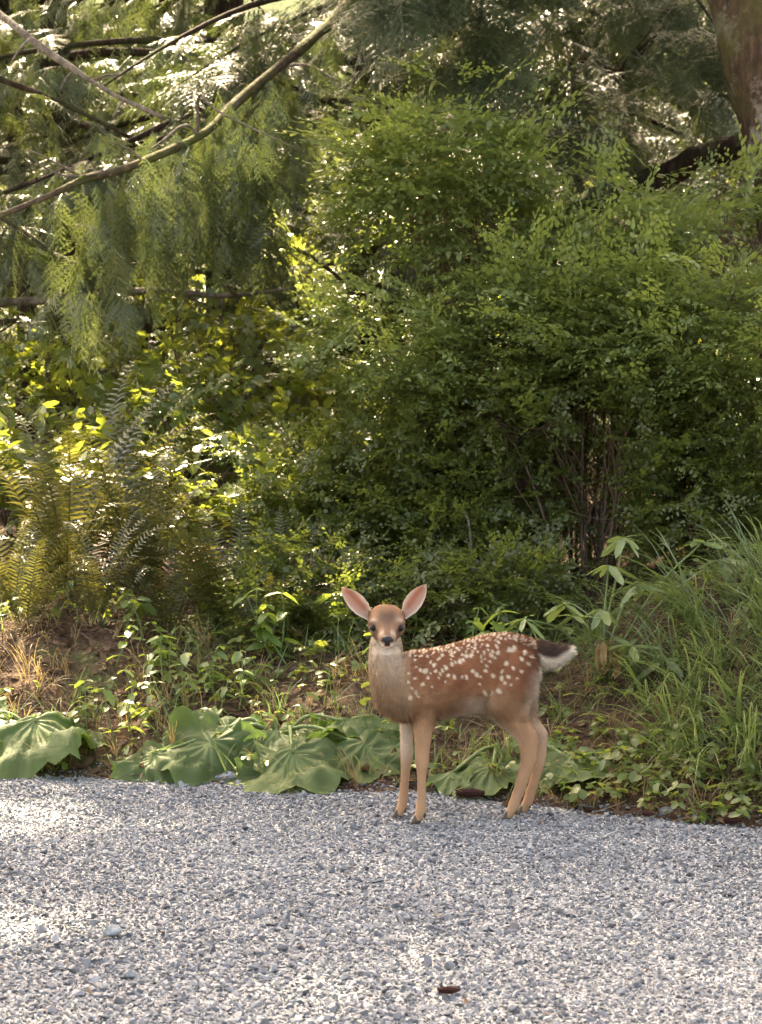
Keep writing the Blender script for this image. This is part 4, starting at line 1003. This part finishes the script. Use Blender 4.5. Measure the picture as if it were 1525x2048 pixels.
shrub('thimbleberry_bush', 'broad-leaved bush behind the tallest ferns', 'shrub', 'maple', gp(220, 11.2), [lobe(240, 770, 11.0, 170, 90, .5), lobe(120, 700, 11.2, 130, 80, .5, .7), lobe(330, 850, 10.8, 130, 80, .4, .8)], 260, 510, 9, group=TG, layer=.4)
shrub('thimbleberry_bush', 'broad-leaved bush glowing yellow green under the cedar fringe', 'shrub', 'maple', gp(470, 12.0), [lobe(430, 560, 12.2, 110, 70, .5), lobe(520, 660, 12, 130, 90, .5), lobe(600, 780, 11.6, 130, 90, .5)], 280, 511, 9, group=TG, layer=.4)
shrub('salmonberry_bush', 'oval-leaved bush catching the sun behind the shaded tangle', 'shrub', 'broad', gp(650, 11.6), [lobe(640, 830, 11.4, 150, 90, .5), lobe(500, 850, 11.2, 120, 90, .4), lobe(720, 740, 11.4, 110, 80, .4, .6)], 260, 512, 9, layer=.4)
shrub('salmonberry_bush', 'oval-leaved bush at the foot of the slim dark trunk', 'shrub', 'broad', gp(40, 10.6), [lobe(40, 900, 10.4, 120, 90, .4), lobe(-60, 780, 10.8, 120, 110, .5), lobe(140, 960, 10.2, 110, 70, .4, .7)], 240, 513, 9, layer=.4)
shrub('salmonberry_bush', 'low oval-leaved bush between the two fern clumps', 'shrub', 'broad', gp(400, 10.2), [lobe(400, 960, 10.2, 110, 90, .35), lobe(460, 1060, 9.9, 90, 80, .3)], 130, 514, 6, layer=.4)
# the sunny clearing behind
CG = 'sunlit bushes in the clearing behind the cedars'
for k, (x, y, h, w, key) in enumerate([(-3.9, 20, 2.2, 1.5, 'maple'), (-2.2, 21.5, 2.8, 1.4, 'broad'), (-.7, 20, 1.8, 1.2, 'maple'), (.6, 22.5, 2.6, 1.4, 'broad'), (2.1, 20.5, 2.6, 1.4, 'maple'), (3.8, 22, 3.0, 1.5, 'broad'), (-3.0, 26, 3.6, 1.9, 'broad'), (0.0, 27, 3.4, 1.9, 'maple'), (2.9, 27, 3.8, 1.9, 'maple'), (-5.4, 24, 3.4, 1.7, 'maple'), (5.3, 25, 3.6, 1.8, 'broad')]):
    g = float(ground_z(x, y)); lab = ('broad lobed leaves' if key == 'maple' else 'oval leaves')
    shrub('clearing_bush', 'sunlit bush with %s in the clearing behind the cedars' % lab, 'shrub', key, (x, y, 0), [((x, y, g + h * .55), (w, w, h * .5), 1)], 260, 520 + k, 6, size=(1.3, 2.0), group=CG + (' lobed' if key == 'maple' else ' oval'))
FG = 'far conifers on the hillside beyond the clearing'
r = rig(8)
for k in range(11):
    x = -11 + 2.2 * k + r.uniform(-.6, .6); y = r.uniform(38, 46)
    conifer('far_conifer', 'far dark conifer on the hillside beyond the clearing', 'hemlock', (x, y), r.uniform(12, 15), .2, 600 + k, [], low=.6, top_boughs=46, Lmax=2.6, dens=.42, size=(2.4, 3.4), group=FG)

# ================================================================== FERNS
def frond_mesh(seed, L=.8, mat=None, arch=1.0, n=34, pw=.085):
    r = rig(seed); m = MB(); N = 22; p = np.zeros(3); e = R(82); pts = [p.copy()]; tang = []
    for i in range(N):
        e -= arch * .085 * (i / N) ** 1.1 * 1.6; d = np.array([math.cos(e), 0, math.sin(e)]); p = p + d * L / N; pts.append(p.copy()); tang.append(d)
    pts = np.array(pts); tang = np.array(tang + [tang[-1]]); sw = r.normal(0, .05); pts[:, 1] += sw * (pts[:, 2]) ** 2
    V, F = tube(pts, np.linspace(.0035, .0008, N + 1), 4, False); m.add(V, clean(F), .1)
    for i in range(n):
        t = .12 + .87 * i / (n - 1); k = t * N; j = int(min(k, N - 1)); q = pts[j] + (pts[j + 1] - pts[j]) * (k - j); d = tang[j]
        prof = min(1, (t - .05) / .22) * (1 - max(0, t - .3) / .72) ** .75
        for s in (-1, 1):
            ll = pw * prof * r.uniform(.88, 1.08) + .006; w = .0115 * (.5 + .5 * prof)
            nor = np.cross(d, (0, 1, 0)); nor = nor if nor[0] < 0 else -nor
            side = np.array([0, s, 0]) * .95 + d * .28 + nor * r.normal(.05, .10); side /= np.linalg.norm(side); up = np.cross(side, d) * s
            o = q + d * (.004 if s > 0 else -.004)
            a = [o - d * w * .45, o + d * w * .55, o + side * ll * .55 - d * w * .32 + nor * .004, o + side * ll * .55 + d * w * .42 + nor * .004, o + side * ll + d * w * .3 - nor * ll * .10]
            m.add(a, [(0, 2, 3, 1), (2, 4, 3)], r.random())
    return m.mesh('frond', mat or M_FERN)
FR = [frond_mesh(700 + i, .8, M_FERN, (.55, .85, 1.15, 1.5)[i]) for i in range(4)]
FRB = [frond_mesh(710 + i, .7, M_FERNB, (1.0, 1.7)[i], 26, .07) for i in range(2)]
def fern(label, u, d, n, L, seed, up=(0, 3), dead=2, yaw=None, tilt=.30, name='sword_fern'):
    r = rig(seed); x, y, _ = gp(u, d); z = float(ground_z(x, y)) - .01
    t = thing(name, label, 'fern', (x, y, z))
    for k in range(n + dead):
        me = FRB[k % 2] if k >= n else FR[r.integers(up[0], up[1] + 1)]; s = L / .8 * r.uniform(.72, 1.12) * (.8 if k >= n else 1)
        yw = (k / n * 6.28 + r.normal(0, .3)) if yaw is None or k >= n else r.uniform(*yaw)
        a = r.uniform(0, .03)
        link('frond', me, t, (a * math.cos(yw), a * math.sin(yw), 0), (r.normal(0, .10), r.uniform(.0, tilt) + (.35 if k >= n else 0), yw), (s, s * r.uniform(.85, 1.15), s))
    return t
fern('tallest sword fern with upright dark fronds behind the brown earth mound', 120, 9.35, 17, .98, 801, (0, 2), 4, None, .28)
fern('upright sword fern beside the tallest one, dark fronds catching the sun', 275, 9.25, 14, .86, 802, (0, 1), 3, None, .22)
fern('sunlit fern with yellowish fronds fanning out over the weeds', 452, 8.85, 13, .84, 803, (0, 2), 2, (1.6, 4.4), .42)
fern('narrow shaded fern between the sunlit fern and the fawn', 570, 9.1, 12, .52, 804, (0, 1), 3, None, .2)
fern('small green fern peeping up behind the head of the fawn', 850, 9.25, 11, .55, 805, (1, 3), 1, None, .4)
fern('fern with drooping fronds behind the neck of the fawn', 960, 9.3, 9, .42, 806, (1, 3), 1)
fern('fern with rusty dead fronds spilling over the earth mound', 15, 9.15, 11, .62, 807, (1, 3), 5)
fern('fern in the shade under the oval-leaved bush', 380, 9.9, 11, .75, 808, (0, 2), 2)
fern('fern between the shaded tangle and the narrow fern', 660, 9.35, 10, .5, 809, (1, 3), 2)
fern('fern under the twiggy bush with bare stems', 1120, 9.25, 9, .42, 810, (1, 3), 1)
fern('fern hidden at the back of the tallest clump', 200, 10.0, 12, .95, 811, (0, 2), 2)

fern('low fern spilling over the edge of the earth mound', 40, 8.75, 11, .50, 812, (1, 3), 3)
fern('low dark fern in front of the tallest fern', 185, 8.8, 12, .60, 813, (0, 3), 2)
fern('low dark fern in front of the upright fern', 330, 8.78, 11, .52, 814, (0, 3), 2)
fern('small fern at the bank top beside the narrow shaded fern', 520, 8.7, 9, .40, 815, (1, 3), 1)
fern('small dark fern at the bank top beside the cheek of the fawn', 660, 8.75, 9, .38, 816, (1, 3), 1)

# ================================================================== BUTTERBUR
b = NB('butterbur_leaf')
vn = b.attr('vein'); ed = b.attr('lv'); nz = b.noise(14, 4, .6, b.pos())
c = b.mix(nz, (.042, .072, .022), (.088, .125, .045)); c = b.mix(b.math('MULTIPLY', vn, .6), c, (.24, .29, .13)); c = b.mix(b.math('MULTIPLY', ed, .3), c, (.20, .24, .08))
c = b.mix(b.ramp(b.noise(30, 3, .6, b.pos()), [(.66, (0, 0, 0)), (.74, (.55, .55, .55))]), c, (.24, .19, .09))
tr = b.n('ShaderNodeBsdfTranslucent'); b.set(tr.inputs[0], b.mix(vn, (.24, .40, .07), (.34, .44, .12)))
mx = b.n('ShaderNodeMixShader'); mx.inputs[0].default_value = .28
b.t.links.new(b.bsdf(c, .58, .22, b.bump(b.math('ADD', b.noise(55, 4, .65, b.pos()), b.math('MULTIPLY', vn, -.8)), .7, .006)), mx.inputs[1]); b.t.links.new(tr.outputs[0], mx.inputs[2]); M_BUTTER = b.done(mx.outputs[0])
def butterbur_leaf(plant, c, rad, tilt, yaw, seed, roll=0.0, sag=.55, long=1.15):
    """big kidney leaf: radial veins, lobed wavy rim, notch at the stalk; tilt > 0 tips the far lobe down"""
    r = rig(seed); na, nr = 72, 11; V, vein, lv, F = [], [], [], []
    vdir = np.array([-2.45, -1.7, -1.0, -.45, 0, .45, 1.0, 1.7, 2.45]); ph = r.uniform(0, 6.28, 4)
    for i in range(nr + 1):
        q = i / nr
        for j in range(na):
            a = -PI * .955 + 2 * PI * .955 * j / (na - 1); dv = np.min(np.abs(a - vdir))
            rim = 1 + .10 * math.cos(a * 6.1 + ph[0]) + .06 * math.sin(a * 11 + ph[1]) + .04 * math.sin(a * 27 + ph[2]) + .03 * math.sin(a * 41 + ph[3])
            sh = (1.0 - .20 * smooth(1.6, 3.0, abs(a)) + (long - 1) * math.exp(-(a / .8) ** 2)) * (1 + .06 * math.cos((a - 0) * 6.3))
            R_ = rad * sh * (1 + (rim - 1) * q ** 2)
            x, y = R_ * q * math.cos(a), R_ * q * math.sin(a)
            ve = math.exp(-(dv * q * rad / .006) ** 2) * (1 - .6 * q)
            z = -sag * rad * q ** 2.0 * (.55 + .45 * math.sin(a * 2 + ph[3]) ** 2) + .26 * rad * q ** 2 * math.cos(a * 2.4 + ph[1]) + .11 * rad * q ** 3 * math.sin(a * 6.3 + ph[2]) + .03 * rad * q ** 3 * math.sin(a * 15 + ph[3]) - .010 * math.exp(-(dv * q * rad / .012) ** 2) * smooth(0, .2, q) + .05 * rad * math.sin(4 * q + ph[0] + a)
            V.append((x, y, z)); vein.append(ve); lv.append(q ** 6)
    for i in range(nr):
        for j in range(na - 1): F.append((i * na + j, (i + 1) * na + j, (i + 1) * na + j + 1, i * na + j + 1))
    V = np.array(V); V[:, 2] += .045 * rad / .2 * wob(V + seed, 11) * smooth(.02, .15, np.hypot(V[:, 0], V[:, 1])) + .012 * wob(V + seed, 34) * smooth(.03, .12, np.hypot(V[:, 0], V[:, 1]))
    c = np.array(c); c[2] = max(c[2], float(ground_z(c[0], c[1])) + .05)
    V = np.array(V) @ rotm(roll, tilt, yaw).T + c
    V[:, 2] = np.maximum(V[:, 2], np.maximum(ground_z(V[:, 0], V[:, 1]), gravel_z(V[:, 0], V[:, 1])) + .004)
    V = V - np.array(plant.location)
    o = link('leaf', raw_mesh('leaf', V, np.array(F), [M_BUTTER], True, {'vein': vein, 'lv': lv}), plant)
    foot = np.array(plant.location) + np.array([r.normal(0, .03), r.normal(0, .03), -.01]); c = np.array(c)
    V, F = tube(spline([foot, foot * .6 + c * .4 + np.array([0, 0, .05]), c + np.array([0, 0, -.006])], 10), np.linspace(.008, .005, 10), 7); part('stalk', V, clean(F), M_STALK, plant)
def bplant(label, u, d):
    x, y, _ = gp(u, d); return thing('butterbur_plant', label, 'plant', (x, y, float(ground_z(x, y))))
bp = bplant('butterbur with one big sunlit leaf below the brown earth mound', 60, 8.05)
butterbur_leaf(bp, P(70, 1440, 7.92), .20, .26, -1.1, 901, .12, .55)
butterbur_leaf(bp, P(-60, 1428, 8.1), .16, .2, -2.2, 902, 0, .5)
bp = bplant('widest butterbur clump with overlapping grey-green leaves at the gravel edge', 560, 7.95)
butterbur_leaf(bp, P(455, 1452, 7.88), .15, .22, -2.7, 903, -.32, .50, 1.4)
butterbur_leaf(bp, P(555, 1462, 7.9), .15, .14, -1.6, 904, .05, .34, 1.3)
butterbur_leaf(bp, P(690, 1462, 7.88), .145, .05, .1, 905, .12, .34, 1.5)
butterbur_leaf(bp, P(420, 1482, 7.78), .19, .62, -2.0, 906, -.30, .42)
butterbur_leaf(bp, P(585, 1502, 7.66), .20, .34, -1.25, 907, .16, .50)
butterbur_leaf(bp, P(730, 1490, 7.72), .19, .42, -.6, 908, .25, .55)
butterbur_leaf(bp, P(310, 1520, 7.78), .13, .4, -2.6, 909, -.1, .5)
bp = bplant('flattened butterbur leaves behind the hooves of the fawn', 1010, 7.62)
butterbur_leaf(bp, P(985, 1566, 7.46), .12, .22, -2.3, 910, -.1, .30)
butterbur_leaf(bp, P(1145, 1556, 7.42), .13, .16, -.6, 911, .10, .34, 1.25)
butterbur_leaf(bp, P(1100, 1532, 7.6), .09, .4, .6, 912, 0, .5)
butterbur_leaf(bp, P(905, 1582, 7.5), .08, .2, -2.8, 913, 0, .4)

# ================================================================== RHODODENDRON beside the tail
V, F = blade(.115, .034, .22, .10, .5)
ML = [raw_mesh('leaf', *blade(L, w, f, dr, .5), [M_RHODO], True, {'lv': np.full(7, .5)}) for L, w, f, dr in ((.115, .034, .2, .12), (.10, .030, .25, .25), (.125, .036, .15, .05))]
MW = [raw_mesh('wilted_leaf', *blade(L, w, .9, dr, .5), [M_DEADO]) for L, w, dr in ((.10, .034, .2), (.115, .030, .35))]
x, y, _ = gp(1215, 8.1)
rho = thing('rhododendron', 'young rhododendron with pale leaf whorls and a bunch of wilted leaves beside the tail', 'shrub', (x, y, float(ground_z(x, y))))
r = rig(33); b0 = np.array(rho.location)
for k, (u, v, d, n, w) in enumerate([(1050, 1238, 7.93, 7, 0), (1128, 1208, 7.98, 8, 0), (1145, 1232, 7.93, 5, 0), (1250, 1075, 8.23, 7, 0), (1275, 1170, 8.13, 8, 0), (1262, 1292, 7.93, 8, 0), (1330, 1320, 7.93, 5, 0), (1218, 1130, 8.18, 4, 0), (1207, 1282, 7.93, 7, 1), (1232, 1290, 7.95, 4, 1), (1322, 1262, 8.13, 5, 1), (1405, 1085, 8.33, 7, 0), (1440, 1120, 8.28, 6, 0), (1205, 1220, 8.03, 2, 0)]):
    tip = P(u, v, d); pl = spline([b0 + r.normal(0, .02, 3) * (1, 1, 0), b0 * .5 + tip * .5 + np.array([0, .03, .06]), tip], 10)
    V, F = tube(pl, np.linspace(.006, .003, 10), 6); br = part('branch', V, clean(F), M_STALK if w == 0 else M_TWIG, rho)
    n += 2
    for j in range(n):
        yw = j / n * 6.28 + r.normal(0, .3) + k; me = (MW[j % 2] if w else ML[r.integers(0, 3)]); s = r.uniform(.6, 1.12)
        link('leaf' if not w else 'wilted_leaf', me, br, tuple(tip - b0), (r.normal(0, .3), (r.uniform(1.15, 1.5) if w else r.uniform(-.3, .75)), yw), (s, s, s))

# ================================================================== WEEDS on the sunny bank
def weed_leaf(L, w, dr): return raw_mesh('leaf', *blade(L, w, .18, dr, .42), [M_WEEDO], True, {'lv': np.full(7, .5)})
WL = [weed_leaf(.055, .034, .2), weed_leaf(.042, .026, .1), weed_leaf(.065, .036, .35)]
WG = 'leafy weeds growing on the sunny bank by the ferns'
r = rig(44)
def weed(u, d, h, label, group=None, n=4, big=1.0):
    x, y, _ = gp(u, d); z = float(ground_z(x, y)); t = thing('weed', label, 'weed', (x, y, z), group)
    top = np.array([r.normal(0, .05), r.normal(0, .04), h]); pl = spline([(0, 0, 0), top * .5 + r.normal(0, .012, 3), top], 8)
    V, F = tube(pl, np.linspace(.0032, .0014, 8), 5); link('stem', raw_mesh('stem', V, clean(F), [M_STALK]), t)
    for k in range(n):
        s = .35 + .65 * k / max(1, n - 1); p = pl[min(7, int(round(s * 7)))]
        for a in (0, PI):
            sc_ = big * r.uniform(.65, 1.15); link('leaf', WL[r.integers(0, 3)], t, tuple(p), (r.normal(0, .25), r.uniform(-.15, .5), a + k * 1.4 + r.normal(0, .3)), (sc_,) * 3)
    return t
for k in range(34):
    u = r.uniform(-40, 520); q = r.uniform(.12, 1.15)
    if u < 230 and .35 < q < 1.0: u += 260
    d = float(edge_y(P(u, 0, 8.2)[0])) + q
    h = r.uniform(.07, .22); size_ = 'tall' if h > .165 else 'middling' if h > .115 else 'short'
    where = ('just behind the big sunlit butterbur leaf' if u < 230 else 'just behind the widest butterbur clump') if q < .38 else ('at the foot of the tallest ferns' if u < 300 else 'at the foot of the sunlit fern') if q > .85 else ('beside the bare earth mound' if u < 340 else 'on the bank between the sunlit fern and the butterbur')
    weed(u, d, h, '%s paired-leaf weed %s' % (size_, where), '%s weeds %s' % (size_, where), int(r.integers(3, 6)), r.uniform(.7, 1.15))
for k in range(16):
    u = r.uniform(1130, 1540); d = float(edge_y(P(u, 0, 8.0)[0])) + r.uniform(.04, .5)
    weed(u, d, r.uniform(.03, .09), 'low weed with paired oval leaves at the gravel edge below the long grass', 'low weeds below the long grass', 3, r.uniform(.5, .9))
for k in range(22):
    u = r.uniform(480, 1160); d = float(edge_y(P(u, 0, 8.2)[0])) + r.uniform(.75, 1.5)
    h = r.uniform(.10, .26); size_ = 'tall' if h > .18 else 'short'; where = 'between the narrow fern and the fawn' if u < 700 else 'behind the head and neck of the fawn' if u < 860 else 'behind the back of the fawn'
    weed(u, d, h, '%s shaded weed with paired leaves %s' % (size_, where), '%s shaded weeds %s' % (size_, where), int(r.integers(3, 6)), r.uniform(.9, 1.4))

# ================================================================== GROUND COVER (nobody could count it)
def on_bank(n, x0, x1, s0, s1, seed, f=None):
    r = rig(seed); x = r.uniform(x0, x1, n); s = r.uniform(s0, s1, n); y = edge_y(x) + s
    if f is not None: k = f(x, s, r); x, y, s = x[k], y[k], s[k]
    return np.c_[x, y, ground_z(x, y)], s, r
def patch(x, s, r): return (wob(np.c_[x, s, 0 * x] + 7, 2.6) * .5 + .5 > r.random(len(x))) & (((x + 1.12) / .30) ** 2 + ((s - .72) / .30) ** 2 > 1)   # the mound stays bare earth
p, s, r = on_bank(3400, -2.2, 2.2, .03, 2.6, 51, patch); n = len(p)
scatter('ground_cover', 'trefoil', p, np.c_[r.normal(0, .3, n), r.normal(-.1, .3, n), r.uniform(0, 6.28, n)], r.uniform(.35, 1.1, n), None, None, 51)
p, s, r = on_bank(5200, -2.2, 2.2, -.02, 2.4, 52); n = len(p)
scatter('leaf_litter', 'deadleaf', p, np.c_[r.normal(0, .5, n), r.normal(0, .5, n), r.uniform(0, 6.28, n)], r.uniform(.25, 1.0, n), None, None, 52)
p, s, r = on_bank(1500, -2.2, 2.2, -.03, 2.0, 53); n = len(p)
scatter('twig_litter', 'stick', p, np.c_[r.normal(0, .2, n), r.normal(-.1, .25, n), r.uniform(0, 6.28, n)], r.uniform(.4, 1.1, n), None, None, 53)
p, s, r = on_bank(520, .5, 1.9, .0, .55, 58); n = len(p)
scatter('edge_cover', 'trefoil', p, np.c_[r.normal(0, .3, n), r.normal(-.1, .3, n), r.uniform(0, 6.28, n)], r.uniform(.5, 1.15, n), None, None, 58)
# long grass hanging down the right-hand bank
p, s, r = on_bank(460, .62, 2.2, .25, 1.6, 54, lambda x, s, r: r.random(len(x)) < smooth(.86, 1.34, x + .14 * s)); n = len(p)
scatter('long_grass', 'grass', p, np.c_[r.normal(0, .1, n), r.normal(.30, .2, n), r.normal(-2.4, .6, n)], r.uniform(.6, 1.4, n), None, None, 54)
p, s, r = on_bank(700, -2.2, 2.2, .0, 1.4, 55, patch); n = len(p)
scatter('short_grass', 'shortgrass', p, np.c_[r.normal(0, .2, n), r.normal(0, .2, n), r.uniform(0, 6.28, n)], r.uniform(.4, 1.3, n), None, None, 55)
p, s, r = on_bank(520, -2.2, 2.2, .05, 1.1, 56); n = len(p)
scatter('dry_grass', 'straw', p, np.c_[r.normal(0, .3, n), r.normal(.1, .3, n), r.uniform(0, 6.28, n)], r.uniform(.3, .85, n), None, None, 56)
# fallen scraps on the gravel
r = rig(57); n = 150; x = r.uniform(-1.9, 1.9, n); y = r.uniform(4.4, 7.6, n); k = y < edge_y(x); x, y = x[k], y[k]; n = len(x)
scatter('gravel_litter', 'deadleaf', np.c_[x, y, gravel_z(x, y) + .008], np.c_[r.normal(0, .2, n), r.normal(0, .2, n), r.uniform(0, 6.28, n)], r.uniform(.12, .38, n), None, None, 57)

# ================================================================== CONES AND STONES
b = NB('cone_scales'); M_CONE = b.done(b.bsdf(b.mix(b.noise(150, 3, .6, b.pos()), (.020, .008, .007), (.085, .030, .022)), .7, .2))
def cone(label, u, v, L, W, yaw, seed, group=None):
    r = rig(seed); bz = -(v - 1024) / FPX; dz = -math.sin(PITCH) + bz * math.cos(PITCH); d = -CAM_Z / dz * (math.cos(PITCH) + bz * math.sin(PITCH)); c = P(u, v, d)
    t = thing('fir_cone', label, 'cone', (c[0], c[1], .012))
    m = MB(); V, F = tube([(-L / 2, 0, W * .4), (0, 0, W * .45), (L / 2, 0, W * .4)], [W * .25, W * .36, W * .12], 8); m.add(V, clean(F), 0)
    link('core', m.mesh('core', M_CONE), t); sm = MB()
    for i in range(11):
        q = i / 10; R_ = W * .5 * math.sin(PI * (.15 + .8 * q)) ** .6
        for j in range(7):
            a = (j + .5 * (i % 2)) / 7 * 6.28; V = np.array([(0, -.004, 0), (0, .004, 0), (-.011, .0045, .004), (-.013, 0, .006), (-.011, -.0045, .004)]) * (W / .03)
            V = V + (0, 0, R_ * .72); ca, sa = math.cos(a), math.sin(a); V = np.c_[V[:, 0] + (q - .5) * L, V[:, 1] * ca - V[:, 2] * sa, V[:, 1] * sa + V[:, 2] * ca + W * .42]; sm.add(V, [(0, 1, 2, 3, 4)], r.random())
    o = link('scales', sm.mesh('scales', M_CONE, False), t); o['kind'] = 'stuff'; t.rotation_euler = (0, 0, yaw)
cone('dark reddish fir cone lying beside the hind hooves', 945, 1602, .075, .030, .1, 1)
cone('small dark red cone at the gravel edge below the long grass', 1470, 1655, .042, .026, -.3, 2)
cone('dark cone alone in the middle of the open gravel', 902, 1998, .040, .017, .2, 3)
cone('tiny dark cone between the weeds and the hind hooves', 1180, 1632, .026, .016, .5, 4)
cone('tiny dark cone at the gravel edge beside a pale stone', 1300, 1640, .030, .016, -.2, 5)
b = NB('rock'); M_ROCK = b.done(b.bsdf(b.ramp(b.noise(30, 5, .65, b.pos()), [(.3, (.10, .11, .12)), (.7, (.30, .32, .34))]), .85, .25, b.bump(b.noise(60, 4, .6, b.pos()), .6, .006)))
def rock(label, u, v, w, seed):
    r = rig(seed); bz = -(v - 1024) / FPX; dz = -math.sin(PITCH) + bz * math.cos(PITCH); d = -CAM_Z / dz * (math.cos(PITCH) + bz * math.sin(PITCH)); c = P(u, v, d); s = px(w, d) / 2
    bm = bmesh.new()
    for q in r.normal(size=(22, 3)):
        q /= np.linalg.norm(q); bm.verts.new((q[0] * s * 1.05, q[1] * s * .8, q[2] * s * .6))
    bmesh.ops.convex_hull(bm, input=bm.verts); bmesh.ops.delete(bm, geom=[v_ for v_ in bm.verts if not v_.link_faces], context='VERTS')
    bmesh.ops.bevel(bm, geom=bm.edges[:], offset=s * .06, segments=2, affect='EDGES')
    me = bpy.data.meshes.new('stone'); bm.to_mesh(me); bm.free(); me.materials.append(M_ROCK)
    tag(link('stone', me, None, (c[0], c[1], s * .28)), label, 'stone')
rock('grey stone at the gravel edge below the butterbur clump', 452, 1560, 46, 1)
rock('pale grey stone at the gravel edge below the long grass', 1335, 1632, 44, 2)
rock('dark blue-grey stone beside the small red cone', 1495, 1640, 50, 3)
rock('largest flat dark stone lying in the open gravel', 225, 1868, 44, 4)
rock('flat pale stone near the dark one in the gravel', 265, 1952, 38, 5)
